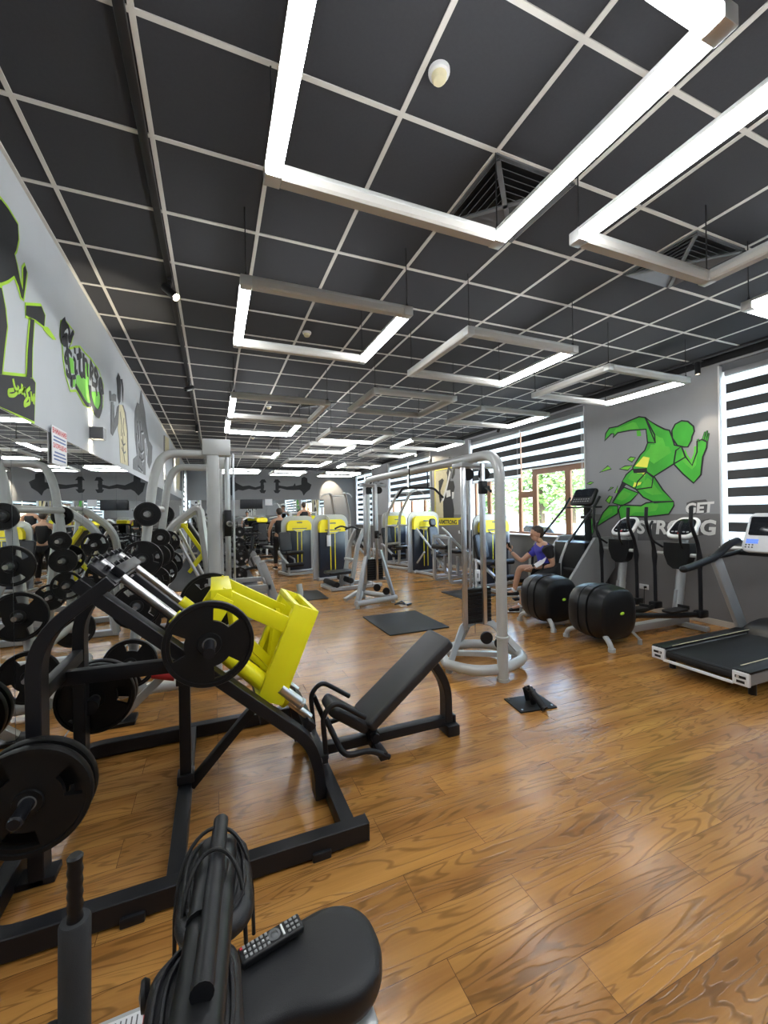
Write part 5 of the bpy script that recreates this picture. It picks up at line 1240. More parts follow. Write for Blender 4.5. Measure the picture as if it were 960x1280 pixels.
# ------------------------------------------------------------------ stack machines with yellow tops
def sel(x, y, rz, label, kind, top=1.50, wd=.76):
    t = thing('stack_machine', label, 'weight machine', (x, y, 0), rz, 'weight stack machines with yellow tops')
    h = wd / 2
    b = MB(); b.rtube([(-h, 0, .02), (-h, 0, top), (h, 0, top), (h, 0, .02)], .24, .042, .13, up=(0, 1, 0), n=7, c=.2); b.build('frame_arch', 'grey', t)
    b = MB(); b.box((0, -.01, .62), (wd - .05, .20, 1.14), None, .015); b.build('shroud', 'navy', t)
    b = MB(); b.prism([(-h + .015, 1.18), (-.12, 1.18), (-.08, 1.14), (.08, 1.14), (.12, 1.18), (h - .015, 1.18), (h - .015, top - .14), (h - .05, top - .06), (h - .13, top - .008), (-h + .13, top - .008), (-h + .05, top - .06), (-h + .015, top - .14)], (0, .115, 0), (1, 0, 0), (0, 0, 1), .24); b.build('top_cover', 'yellow2', t)
    b = MB(); b.box((0, -.128, 1.23), (.44, .008, .025)); b.box((0, -.128, 1.40), (.16, .008, .03)); b.build('cover_lettering_strip', 'dgrey', t)
    b = MB(); b.rtube([(-.17, -.13, 1.20), (-.12, -.13, 1.165), (.12, -.13, 1.165), (.17, -.13, 1.20)], .02, .012, .02, up=(0, 1, 0)); b.build('cover_trim', 'grey2', t)
    for s in (-1, 1):
        b = MB(); b.box((s * .062, -.105, .66), (.022, .012, .98), None, .003); b.build('stripe', 'yellow2', t)
    b = MB(); b.box((0, -.102, .66), (.075, .01, .96)); b.build('stack_slot', 'black2', t)
    b = MB(); b.box((0, .0, .03), (wd + .06, .34, .06), None, .01); b.build('base', 'grey', t)
    if kind in ('press', 'pull'):
        b = MB(); b.rtube([(-.34, -.1, .05), (-.34, -1.05, .05), (.40, -1.05, .05), (.40, -.1, .05)], .06, .06, .06, up=(0, 0, 1)); b.bar((.06, -1.035, .06), (.06, -.48, .46), .07, .07); b.build('floor_frame', 'grey2', t)
        b = MB(); b.pad((.04, -.68, .50), (.36, .40, .08), None, .08, .03); b.build('seat_pad', 'vinyl', t)
        b = MB(); rt = rotx(R(80)); b.pad((.05, -.40, .93), (.30, .66, .08), rt, .08, .03); b.build('back_pad', 'vinyl', t)
        b = MB(); b.pad((.05, -.36, 1.36), (.20, .20, .08), rt, .06, .03); b.build('head_pad', 'vinyl', t)
        b = MB(); b.bar((.05, -.34, .45), (.05, -.30, 1.30), .07, .05); b.build('back_post', 'grey', t)
        for s in (-1, 1):
            b = MB(); b.tube([(s * .42, -.30, 1.20), (s * .45, -.55, 1.05), (s * .42, -.95, .72), (s * .26, -1.0, .62)], .026, .1, 10); b.tube([(s * .42, -.3, .30), (s * .46, -.7, .62)], .022); b.build('press_arm', 'grey2', t)
            b = MB(); b.cyl((s * .30, -.99, .64), (s * .18, -1.02, .60), .024, seg=10); b.build('hand_grip', 'rubber', t)
    if kind == 'leg':
        b = MB(); b.rtube([(-.62, -.1, .05), (-.62, -.8, .05), (.1, -.8, .05)], .06, .06, .06); b.build('floor_frame', 'grey2', t)
        b = MB(); b.rtube([(-.62, -.12, .62), (-.70, -.35, .60), (-.60, -.75, .30), (-.60, -.78, .05)], .06, .05, .08); b.build('seat_frame', 'grey2', t)
        b = MB(); b.pad((-.45, -.42, .58), (.36, .42, .08), None, .07, .03); b.build('seat_pad', 'vinyl', t)
        b = MB(); b.pad((-.45, -.16, .88), (.34, .55, .08), rotx(R(75)), .07, .03); b.build('back_pad', 'vinyl', t)
        for z in (.30, .62):
            b = MB(); b.cyl((-.68, -.82, z), (-.22, -.82, z), .055, seg=14); b.build('roller_pad', 'rubber', t)
        b = MB(); b.tube([(-.45, -.45, .5), (-.45, -.8, .45), (-.45, -.82, .28)], .022, .05, 10); b.build('lever_arm', 'grey', t)
    if kind == 'back':
        b = MB(); b.rtube([(h, .1, .05), (h, .9, .05), (-h, .9, .05), (-h, .1, .05)], .06, .06, .06); b.tube([(-h - .04, .05, .98), (-h - .16, .25, .95), (-h - .16, .5, .5)], .03, .08, 10); b.tube([(-h - .02, -.05, .46), (-h - .22, .0, .44), (-h - .24, .4, .46)], .03, .06, 10); b.build('floor_frame', 'grey2', t)
        b = MB(); b.pad((0, .5, .5), (.36, .4, .08), None, .07, .03); b.bar((0, .5, .05), (0, .5, .46), .06, .06); b.build('seat_pad', 'vinyl', t)
    return t
sel(2.73, 10.2, .22, 'weight machine with yellow top and pale towel, left of the far cable tower', 'none')
sel(2.22, 11.9, .22, 'weight stack machine with yellow top standing just behind the one with the towel', 'leg', 1.47)
sel(5.33, 10.1, .12, 'press machine with yellow top, dark stack and black seat left of the boxed mural', 'press', 1.54, .8)
sel(5.62, 12.7, .2, 'farther weight stack machine with yellow top, left of the press machine', 'leg', 1.54, .8)
sel(5.68, 7.55, .12, 'weight machine with yellow top behind the near cable tower', 'leg', 1.45, .86)
b = MB(); b.rtube([(0, -.14, 1.10), (0, -.15, 1.50), (0, -.02, 1.545), (0, .12, 1.50), (0, .13, 1.25)], .115, .012, .05, up=(1, 0, 0))
b.box((0, -.15, .97), (.11, .014, .28), None, .004)
o = one('hanging_towel', b, 'sill', 'thin pale towel draped over the top of the yellow topped machine', 'towel', (2.6, 10.165, 0), None, None, .22)

# assisted pull-up towers
def pullup(x, y, rz, label):
    t = thing('pull_up_tower', label, 'pull up machine', (x, y, 0), rz, 'assisted pull up towers')
    for s in (-1, 1):
        b = MB(); b.rtube([(s * .26, .35, .04), (s * .26, .30, 1.55), (s * .24, -.25, 2.26), (s * .24, -.5, 2.29)], .07, .06, .14); b.build('upright', 'grey2', t)
        b = MB(); b.tube([(s * .24, -.42, 2.28), (s * .42, -.5, 2.26), (s * .5, -.52, 2.16)], .02, .06, 10); b.build('pull_handle', 'grey', t)
        b = MB(); b.tube([(s * .26, .30, 1.25), (s * .30, -.22, 1.25), (s * .30, -.26, 1.36)], .022, .06, 10); b.build('dip_handle', 'grey', t)
    b = MB(); b.rtube([(-.3, .5, .05), (-.3, -.6, .05), (.3, -.6, .05), (.3, .5, .05)], .07, .07, .08); b.bar((-.26, .33, .7), (.26, .33, .7), .06, .06); b.bar((-.24, -.2, 2.22), (.24, -.2, 2.22), .05, .05); b.build('floor_frame', 'grey2', t)
    b = MB(); b.pad((0, -.15, .62), (.42, .36, .08), None, .07, .03); b.bar((0, .3, .5), (0, -.15, .58), .06, .06); b.build('knee_pad', 'vinyl', t)
    return t
pullup(5.1, 11.15, .3, 'grey pull up tower with two angled arms in front of the striped blind')
pullup(3.9, 13.3, -.5, 'grey pull up tower standing near the far end beside the grey wall corner')

# plate loaded row with table-like bench
RO = (2.65, 8.75, 0)
t = thing('seated_row_machine', 'grey slanted machine with black chest pad and low bench beside the far cable tower', 'row machine', RO, .1)
for s in (-1, 1):
    b = MB(); b.rtube([(.05, s * .22, .04), (.22, s * .22, .95), (.38, s * .2, 1.28)], .09, .06, .12, up=(0, 1, 0)); b.build('slanted_upright', 'grey2', t)
    b = MB(); b.tube([(.22, s * .25, 1.30), (.05, s * .3, 1.36), (-.1, s * .3, 1.30)], .02, .06, 10); b.build('handle_arm', 'black', t)
    b = MB(); b.bar((.32, s * .22, 1.0), (.62, s * .24, .66), .05, .05); b.build('brace', 'grey2', t)
b = MB(); b.pad((.40, 0, 1.08), (.34, .44, .09), M.Rotation(R(90), 3, 'Y') @ rotz(R(90)), .06, .03); b.build('chest_pad', 'vinyl', t)
b = MB(); b.pad((-.12, 0, .36), (.62, .42, .06), None, .04, .02); b.build('bench_pad', 'vinyl', t)
b = MB(); b.rtube([(-.45, -.3, .05), (.75, -.3, .05)], .07, .07); b.rtube([(-.45, .3, .05), (.75, .3, .05)], .07, .07); b.bar((-.40, -.3, .05), (-.40, .3, .05), .07, .07); b.bar((-.1, 0, .05), (-.06, 0, .34), .09, .07); b.bar((.6, -.3, .05), (.6, .3, .05), .07, .07); b.bar((.1, -.22, .62), (.1, .22, .62), .05, .05); b.build('floor_frame', 'grey2', t)
for z, x in ((.14, -.32), (.2, .0)):
    b = MB(); b.cyl((x, -.34, z), (x, .34, z), .06, seg=16); b.build('roller_pad', 'rubber', t)

# low leg machine (grey tube loops) right of the press machine
t = thing('leg_extension_machine', 'low grey tube frame leg machine with black pad under the boxed mural', 'leg machine', (5.2, 8.25, 0), .15)
for s in (-1, 1):
    y = s * .28
    b = MB(); b.rtube([(.55, y, .06), (-.42, y, .06), (-.42, y, 1.08), (.02, y, .70), (.42, y, .66)], .07, .06, .10, up=(0, 1, 0)); b.build('side_loop', 'grey2', t)
    b = MB(); b.rtube([(-.15, y * .8, .62), (-.15, y * .8, .18), (.5, y * .8, .18)], .06, .05, .10, up=(0, 1, 0)); b.build('inner_loop', 'grey', t)
b = MB(); b.bar((-.66, 0, 1.10), (-.30, 0, 1.08), .05, .06); b.bar((-.42, -.28, 1.06), (-.42, .28, 1.06), .05, .06); b.bar((.5, -.28, .06), (.5, .28, .06), .06, .06); b.build('cross_bar', 'grey2', t)
b = MB(); b.pad((.12, 0, .72), (.62, .46, .08), None, .06, .03); b.build('seat_pad', 'vinyl', t)
b = MB(); b.pad((.42, 0, .98), (.5, .42, .08), M.Rotation(R(65), 3, 'Y'), .06, .03); b.build('back_pad', 'vinyl', t)
b = MB(); b.cyl((-.47, -.25, .84), (-.47, .25, .84), .055, seg=14); b.build('roller_pad', 'rubber', t)

# seat on which the person sits
t = thing('padded_seat', 'black high padded seat on a grey post under the sitting person', 'seat', (4.92, 5.12, 0), R(158))
b = MB(); b.pad((0, 0, .535), (.36, .34, .08), None, .08, .03); b.build('seat_pad', 'vinyl', t)
b = MB(); b.bar((0, 0, .03), (0, 0, .5), .08, .08, up=(1, 0, 0)); b.bar((-.28, 0, .04), (.45, 0, .04), .09, .07); b.bar((-.2, -.22, .04), (-.2, .22, .04), .07, .07); b.bar((.4, -.2, .04), (.4, .25, .04), .07, .07); b.bar((.38, -.2, .04), (.30, -.2, .17), .05, .05); b.build('post_frame', 'grey', t)
b = MB(); b.box((.33, -.22, .19), (.30, .14, .025), roty(R(8)), .008); b.build('foot_rest', 'black2', t)

# ------------------------------------------------------------------ far end : benches, racks, dumbbells
def bench(x, y, rz, inc, label):
    t = thing('weight_bench', label, 'bench', (x, y, 0), rz, 'benches at the far end')
    b = MB(); b.bar((0, -.6, .06), (0, .55, .06), .08, .07); b.bar((-.3, -.6, .04), (.3, -.6, .04), .08, .06); b.bar((-.28, .55, .04), (.28, .55, .04), .08, .06); b.rtube([(0, -.45, .08), (0, -.1, .40)], .08, .07); b.bar((0, .05, .08), (0, .05, .42), .08, .07); b.build('frame', 'grey2', t)
    b = MB(); b.pad((0, -.30, .46), (.30, .34, .08), rotx(R(8)), .05, .03); b.build('seat_pad', 'vinyl', t)
    b = MB(); a = R(inc); b.pad((0, -.1 + .42 * math.cos(a), .47 + .42 * math.sin(a)), (.28, .84, .08), rotx(a), .05, .03); b.bar((0, .1, .12), (0, -.1 + .5 * math.cos(a), .42 + .5 * math.sin(a)), .05, .05); b.build('back_pad', 'vinyl', t)
    return t
bench(1.95, 14.4, .4, 3, 'flat grey bench with black pad standing on wood before the far rack')
bench(2.95, 12.9, -.5, 50, 'inclined bench with tall black back pad left of the yellow topped pair')
bench(2.95, 15.3, 1.3, 25, 'slightly inclined bench close to the dumbbell rack')
RKX, RKY = 1.95, 18.85
t = thing('dumbbell_rack', 'two tier black dumbbell rack along the far mirror wall', 'dumbbell rack', (RKX, RKY, 0))
for s in (-1, 1):
    b = MB(); b.bar((s * 1.05, -.22, .05), (s * 1.05, .22, .05), .07, .06); b.bar((s * 1.05, -.12, .05), (s * 1.05, .16, .98), .07, .05); b.build('side_leg', 'grey', t)
for z, y in ((.42, -.07), (.82, .06)):
    b = MB(); b.box((0, y, z), (2.1, .24, .03), rotx(R(15)), .004); b.box((0, y - .115, z - .01), (2.1, .015, .06), None, .003); b.build('tray', 'black', t)
db = thing('dumbbell', 'black dumbbell, first from left on the upper tray of the far rack', 'dumbbell', (RKX - .95, RKY + .05, .925), R(90), 'dumbbells on the far rack')
b = MB(); b.cyl((-.06, 0, 0), (.06, 0, 0), .016, seg=10); b.build('handle', 'steel', db)
for s in (-1, 1):
    b = MB(); b.cyl((s * .055, 0, 0), (s * .15, 0, 0), .062, .056, 12); b.build('head', 'plate', db)
k = 0
for row, (z, y) in enumerate(((.925, .05), (.525, -.08))):
    for i in range(12):
        if row == 0 and i == 0: continue
        o = copy_tree(db); o.location = (RKX - .95 + .172 * i, RKY + y, z); s = 1.0 + .02 * (i % 4); o.scale = (s, s, s)
        o['label'] = 'black dumbbell, %s from left on the %s tray of the far rack' % (ordn[i], 'upper' if row == 0 else 'lower')
# plate tree in front of the rods
t = thing('plate_tree', 'dark plate tree loaded with black plates behind the smith machine rods', 'plate tree', (.55, 10.4, 0))
b = MB(); b.bar((0, 0, .03), (0, 0, 1.35), .07, .07, up=(1, 0, 0)); b.bar((-.3, 0, .04), (.3, 0, .04), .07, .06); b.bar((0, -.3, .04), (0, .3, .04), .07, .06); b.build('post', 'dgrey', t)
for k, (z, r, dx) in enumerate(((1.25, .12, 0), (.95, .16, -.02), (.62, .18, .03), (.24, .18, -.02))):
    b = MB(); b.cyl((dx, 0, z), (dx, -.24, z), .02, seg=10); b.build('peg', 'steel', t)
    plate((.55 + dx, 10.4 - .12, z), (0, 1, 0), r, 'black plate on the plate tree behind the smith machine rods, %s from the top' % ordn[k], 'weight plates on the plate tree', .05, .5 * k)
# chest press with yellow pads and white arms
t = thing('chest_press', 'dark plate loaded press with yellow pad and pale raised arms at the far end', 'chest press', (1.75, 16.7, 0))
b = MB(); b.rtube([(-.4, .5, .04), (-.35, .3, 1.3), (.35, .3, 1.3), (.4, .5, .04)], .08, .07, .1); b.rtube([(-.4, .5, .05), (-.4, -.6, .05), (.4, -.6, .05), (.4, .5, .05)], .08, .07, .08); b.build('frame', 'black', t)
b = MB(); b.pad((0, .1, .95), (.32, .7, .1), rotx(R(78)), .06, .03); b.pad((0, -.2, .5), (.36, .4, .09), None, .06, .03); b.build('seat', 'vinyl', t)
b = MB(); b.pad((0, .18, 1.42), (.42, .18, .10), rotx(R(78)), .07, .03); b.build('head_pad', 'yellow2', t)
for s in (-1, 1):
    b = MB(); b.tube([(s * .3, .3, 1.5), (s * .55, .0, 1.55), (s * .75, -.3, 1.45)], .03, .1, 10); b.build('press_arm', 'white', t)
    plate((1.75 + s * .7, 16.7 + .1, 1.15), (1, 0, 0), .18, 'black plate on the %s arm of the far chest press' % ('left' if s < 0 else 'right'), 'weight plates on the chest press')
    b = MB(); b.bar((s * .36, .3, 1.15), (s * .78, .1, 1.15), .04, .04); b.build('plate_horn', 'steel', t)
# spin bikes / dark machines toward the left far area
def bike(x, y, rz, label):
    t = thing('exercise_bike', label, 'exercise bike', (x, y, 0), rz, 'dark exercise bikes at the far left')
    b = MB(); b.bar((-.28, -.5, .05), (.28, -.5, .05), .07, .07); b.bar((-.28, .5, .05), (.28, .5, .05), .07, .07); b.bar((0, -.5, .07), (0, .5, .07), .07, .06); b.rtube([(0, .40, .1), (0, .05, .55), (0, -.32, .9)], .08, .07, .1, up=(1, 0, 0)); b.rtube([(0, -.32, .25), (0, .3, .62), (0, .42, 1.0)], .08, .07, .1, up=(1, 0, 0)); b.build('frame', 'black', t)
    b = MB(); b.lathe((-.02, .35, .33), (1, 0, 0), [(0, -.02), (.22, -.02), (.24, -.01), (.24, .03), (.22, .04), (0, .04)], 28); b.build('flywheel', 'mgrey', t)
    b = MB(); b.pad((0, -.36, .95), (.20, .28, .06), None, .08, .02, 5, .6); b.build('saddle', 'vinyl', t)
    b = MB(); b.tube([(-.22, .25, 1.12), (-.22, .50, 1.08), (.22, .50, 1.08), (.22, .25, 1.12)], .018, .06, 10); b.build('handlebar', 'black', t)
    b = MB(); b.tube([(-.12, .05, .20), (-.04, .05, .33), (.04, .05, .33), (.12, .05, .46)], .015, .02, 8); b.build('crank', 'steel', t)
bike(.1, 13.4, .5, 'dark exercise bike on the rubber floor at the far left, nearer one')
bike(-.25, 15.2, .5, 'dark exercise bike on the rubber floor at the far left, farther one')
t = thing('water_bottle', 'clear water bottle standing on the floor before the far rack', 'bottle', (1.95, 17.2, .012))
b = MB(); b.lathe((0, 0, 0), (0, 0, 1), [(0, 0), (.04, 0), (.042, .02), (.042, .18), (.03, .24), (.014, .26)], 16); b.build('body', 'bottle', t)
b = MB(); b.cyl((0, 0, .26), (0, 0, .285), .016, seg=12); b.build('cap', 'white', t)

bike(.5, 17.0, .4, 'dark exercise bike on the rubber floor nearest to the far mirror')
bike(.85, 12.6, -.6, 'dark exercise bike at the edge of the rubber floor under the smith machine rods')
# squat rack with barbell
t = thing('squat_rack', 'grey squat rack with loaded barbell before the far mirror', 'squat rack', (3.6, 17.9, 0))
for s in (-1, 1):
    b = MB(); b.bar((s * .55, 0, .04), (s * .55, 0, 1.75), .07, .07, up=(1, 0, 0)); b.bar((s * .55, -.5, .04), (s * .55, .5, .04), .07, .07); b.build('post', 'grey2', t)
    b = MB(); b.rtube([(s * .55, -.03, 1.30), (s * .55, -.14, 1.28), (s * .55, -.16, 1.36)], .05, .02, .02, up=(1, 0, 0)); b.build('bar_hook', 'black', t)
b = MB(); b.bar((-.55, .3, .04), (.55, .3, .04), .06, .06); b.bar((-.55, 0, 1.7), (.55, 0, 1.7), .06, .06); b.build('cross_beam', 'grey2', t)
t = thing('barbell', 'steel barbell resting on the hooks of the far squat rack', 'barbell', (3.6, 17.79, 1.34))
b = MB(); b.cyl((-1.05, 0, 0), (1.05, 0, 0), .014, seg=10); b.build('shaft', 'steel', t)
for s in (-1, 1):
    b = MB(); b.cyl((s * .68, 0, 0), (s * 1.08, 0, 0), .025, seg=12); b.build('sleeve', 'steel', t)
    plate((3.6 + s * .74, 17.79, 1.34), (1, 0, 0), .2, 'black plate on the %s end of the barbell in the far squat rack' % ('left' if s < 0 else 'right'), 'weight plates on the far barbell', .05)
# kettlebells on the rubber floor
kb = thing('kettlebell', 'black kettlebell on the rubber strip before the dumbbell rack, first from the left', 'kettlebell', (.9, 18.0, .012), 0, 'kettlebells before the dumbbell rack')
b = MB(); b.lathe((0, 0, 0), (0, 0, 1), [(0, 0), (.06, 0), (.095, .05), (.10, .10), (.085, .16), (.045, .19), (0, .2)], 18); b.build('bell', 'plate', kb)
b = MB(); b.tube([(-.05, 0, .17), (-.06, 0, .26), (.06, 0, .26), (.05, 0, .17)], .015, .03, 10); b.build('handle', 'black', kb)
for i in range(1, 7):
    o = copy_tree(kb); o.location = (.9 + .26 * i, 18.0, .012); s = 1 + .06 * (i % 3); o.scale = (s, s, s); o['label'] = 'black kettlebell on the rubber strip before the dumbbell rack, %s from the left' % ordn[i]
# ------------------------------------------------------------------ people
def skin(name, J, E, m, parent, root, sub=2, smooth=60):
    """J: name -> (xyz, radius or (rx, ry)); E: list of chains of joint names"""
    names = list(J); me = bpy.data.meshes.new(name)
    ed = set()
    for ch in E:
        for a, c in zip(ch, ch[1:]): ed.add((names.index(a), names.index(c)))
    me.from_pydata([J[n][0] for n in names], list(ed), [])
    o = bpy.data.objects.new(name, me); COL.objects.link(o)
    sk = o.modifiers.new('skin', 'SKIN'); sk.use_smooth_shade = True
    for i, n in enumerate(names):
        r = J[n][1]; r = (r, r) if not isinstance(r, tuple) else r
        v = me.skin_vertices[0].data[i]; v.radius = r; v.use_root = (n == root)
    sb_ = o.modifiers.new('sub', 'SUBSURF'); sb_.levels = sub; sb_.render_levels = sub
    dg = bpy.context.evaluated_depsgraph_get(); dg.update()
    nm = bpy.data.meshes.new_from_object(o.evaluated_get(dg))
    bpy.data.objects.remove(o); nm.name = name
    return nm
def mb_add(b, me):
    vs = [b.bm.verts.new(v.co) for v in me.vertices]
    for p in me.polygons:
        try:
            f = b.bm.faces.new([vs[i] for i in p.vertices]); f.material_index = b.cur
        except ValueError: pass
def hand(wrist, dirn, palm, b, s=1.):
    """palm with four fingers and thumb; dirn = pointing direction, palm = palm normal"""
    d = V(dirn).normalized(); n = V(palm).normalized(); n = (n - d * n.dot(d)).normalized(); sd = d.cross(n)
    J = {'w': (V(wrist), .026 * s), 'p': (V(wrist) + d * .05 * s, (.034 * s, .022 * s)), 'q': (V(wrist) + d * .085 * s, (.036 * s, .018 * s))}; E = [['w', 'p', 'q']]
    b2 = V(wrist) + d * .085 * s
    for i, L in enumerate((.070, .080, .074, .058)):
        o = b2 + sd * (.027 - .018 * i) * s
        J['f%da' % i] = (o, .0088 * s); J['f%db' % i] = (o + d * L * .5 * s + n * .006, .0082 * s); J['f%dc' % i] = (o + d * L * .85 * s + n * .026 * s, .0070 * s)
    me = skin('hand', J, E, None, None, 'w', 1); mb_add(b, me)
    for i in range(4):
        K = {k: J['f%d%s' % (i, k)] for k in 'abc'}; mb_add(b, skin('finger', K, [['a', 'b', 'c']], None, None, 'a', 1))
    o = V(wrist) + d * .035 * s + sd * .03 * s
    K = {'a': (o, .011 * s), 'b': (o + d * .03 * s + sd * .022 * s + n * .01, .0095 * s), 'c': (o + d * .06 * s + sd * .022 * s + n * .025, .0078 * s)}
    mb_add(b, skin('thumb', K, [['a', 'b', 'c']], None, None, 'a', 1))
def head(b, c, f, up, s=1.):
    """head of height ~0.23 with face, facing f"""
    c = V(c); f = V(f).normalized(); up = V(up); up = (up - f * up.dot(f)).normalized(); sd = up.cross(f)
    rot = M((sd, f, up)).transposed()
    vs0 = len(b.bm.verts)
    b.ball(c + up * .02 * s, .098 * s, (.78, 1.0, 1.02), 18, rot)
    b.ball(c + f * .030 * s - up * .055 * s, .072 * s, (.78, .86, .92), 16, rot)          # jaw
    b.ball(c + f * .098 * s - up * .015 * s, .017 * s, (.8, 1.1, 1.7), 10, rot)           # nose
    b.ball(c + f * .083 * s - up * .065 * s, .022 * s, (1.2, .6, .35), 10, rot)           # lips
    for q in (-1, 1):
        b.ball(c + sd * q * .078 * s - up * .012 * s, .027 * s, (.4, .7, 1.15), 10, rot)  # ear
        b.ball(c + f * .080 * s + sd * q * .032 * s + up * .012 * s, .013 * s, (1.2, .7, .7), 8, rot)  # eye socket lid
    return rot, sd, up

def eyes(t, c, f, up, s=1.):
    c = V(c); f = V(f).normalized(); up = V(up); sd = up.cross(f)
    b = MB(t.location)
    for q in (-1, 1): b.ball(c + f * .088 * s + sd * q * .032 * s + up * .012 * s, .008 * s, (1, .7, .8), 8)
    b.build('eyes', 'hair', t)

# seated person looking at a phone
PO = V((4.9, 5.15, 0))
pe = thing('person', 'person sitting in blue and black shirt and black shorts looking at a phone', 'person', PO)
f = V((-.93, .37, 0)); lf = V((-.37, -.93, 0))
pel = V((4.96, 5.14, .66)); ch = V((4.90, 5.165, .98)); nk = V((4.86, 5.18, 1.12)); hd = V((4.80, 5.20, 1.265))
sl = ch + lf * .17 + V((0, 0, .06)); sr = ch - lf * .17 + V((0, 0, .06))
J = dict(pel=(pel, .125), waist=(pel + V((-.02, .01, .14)), .11), ch=(ch, .128), top=(ch + V((-.02, .01, .10)), .09), nk=(nk, .052), hd0=(hd - V((0, 0, .06)), .06),
         sl=(sl, .062), el=(V((4.93, 4.99, .77)), .044), wl=(V((4.73, 5.20, .72)), .030),
         sr=(sr, .062), er=(V((4.70, 5.46, .80)), .044), wr=(V((4.60, 5.58, .95)), .030),
         hl=(pel + lf * .10, .085), kl=(V((4.60, 5.20, .51)), .062), al=(V((4.55, 5.32, .10)), .038), tl=(V((4.42, 5.38, .05)), .032),
         hr=(pel - lf * .10, .085), kr=(V((4.66, 5.46, .70)), .062), ar=(V((4.62, 5.55, .29)), .038), tr=(V((4.50, 5.60, .255)), .032))
E = [['pel', 'waist', 'ch', 'top', 'nk', 'hd0'], ['top', 'sl', 'el', 'wl'], ['top', 'sr', 'er', 'wr'], ['pel', 'hl', 'kl', 'al', 'tl'], ['pel', 'hr', 'kr', 'ar', 'tr']]
b = MB(PO); mb_add(b, skin('body', J, E, None, None, 'pel')); head(b, hd, V((-.95, .32, -.12)), V((0, 0, 1)))
hand((4.73, 5.20, .72), (-.75, .6, -.1), (0, 0, -1), b); hand((4.60, 5.58, .95), (-.35, .3, .9), (-.3, -.9, .2), b)
b.build('body', 'skin', pe, 60)
eyes(pe, hd, V((-.95, .32, -.12)), V((0, 0, 1)))
def grow(n, k): return (J[n][0], tuple(x * k for x in (J[n][1] if isinstance(J[n][1], tuple) else (J[n][1],) * 2)))
K = dict(pel=grow('pel', 1.10), waist=grow('waist', 1.2), ch=grow('ch', 1.17), top=(J['top'][0] + V((0, 0, .0)), (.118, .118)), nk=(nk - V((0, 0, .015)), (.070, .070)), sl=(sl, (.086, .086)), ml=(sl.lerp(J['el'][0], .62), (.064, .064)), sr=(sr, (.086, .086)), mr=(sr.lerp(J['er'][0], .62), (.064, .064)))
sh = skin('shirt', K, [['pel', 'waist', 'ch', 'top', 'nk'], ['top', 'sl', 'ml'], ['top', 'sr', 'mr']], None, None, 'pel')
b = MB(PO); b.use('blue'); b.use('clothb'); vv = [b.bm.verts.new(v.co) for v in sh.vertices]
for p_ in sh.polygons:
    c_ = p_.center; q = (c_ - ch).dot(f); side = abs((c_ - ch).dot(lf))
    fc = b.bm.faces.new([vv[i] for i in p_.vertices]); fc.material_index = 0 if (q > -.01 and side < .155 and c_.z < 1.12) else 1
b.build('shirt', None, pe, 60)
b = MB(PO); K = dict(pel=grow('pel', 1.15), hl=grow('hl', 1.22), kl=(J['kl'][0] + V((0, 0, -.01)), (.082, .082)), kl2=(V((4.57, 5.26, .34)), (.07, .07)), hr=grow('hr', 1.22), kr=(J['hr'][0].lerp(J['kr'][0], .62), (.09, .09)))
mb_add(b, skin('shorts', K, [['pel', 'hl', 'kl', 'kl2'], ['pel', 'hr', 'kr']], None, None, 'pel')); b.build('shorts', 'clothb', pe, 60)
for a_, t_, z_ in (('al', 'tl', .0), ('ar', 'tr', .205)):
    A, T = J[a_][0], J[t_][0]; d = (T - A); d.z = 0; d.normalize()
    b = MB(PO); b.use('clothb'); b.oval([V((A.x, A.y, z_ + .055)) - d * .07, V((A.x, A.y, z_ + .06)) + d * .0, V((A.x, A.y, z_ + .05)) + d * .1, V((A.x, A.y, z_ + .035)) + d * .19], .085, .075, 0, scales=[.8, 1, .9, .6])
    b.use('white').oval([V((A.x, A.y, z_ + .014)) - d * .075, V((A.x, A.y, z_ + .012)) + d * .08, V((A.x, A.y, z_ + .014)) + d * .2], .088, .024, 0, scales=[.85, 1, .6]); b.build('shoe', None, pe, 60)
    b = MB(PO); b.use('white').cyl(V((A.x, A.y, z_ + .085)), V((A.x, A.y, z_ + .14)), .043, .041); b.build('sock', None, pe)
b = MB(PO); b.ball(hd + V((.012, -.002, .045)), .103, (.82, 1.0, .88), 16, M((V((.32, .95, 0)), V((-.95, .32, 0)), V((0, 0, 1)))).transposed()); b.ball(hd + V((.036, -.012, .005)), .080, (.90, .9, 1.0), 14); b.build('hair', 'hair', pe)
ph = MB((4.575, 5.60, 1.05)); ph.box((4.565, 5.605, 1.045), (.010, .075, .15), rotz(R(15)) @ roty(R(-22)), .004); one('mobile_phone', ph, 'screen', 'dark mobile phone held up by the sitting person', 'phone', (4.575, 5.60, 1.05))
tw = MB((4.78, 5.12, .78)); tw.rtube([(4.90, 5.10, .99), (4.80, 5.10, .82), (4.72, 5.16, .75)], .11, .012, .03); one('folded_towel', tw, 'paper', 'white towel lying on the lap of the sitting person', 'towel', (4.78, 5.12, .78))

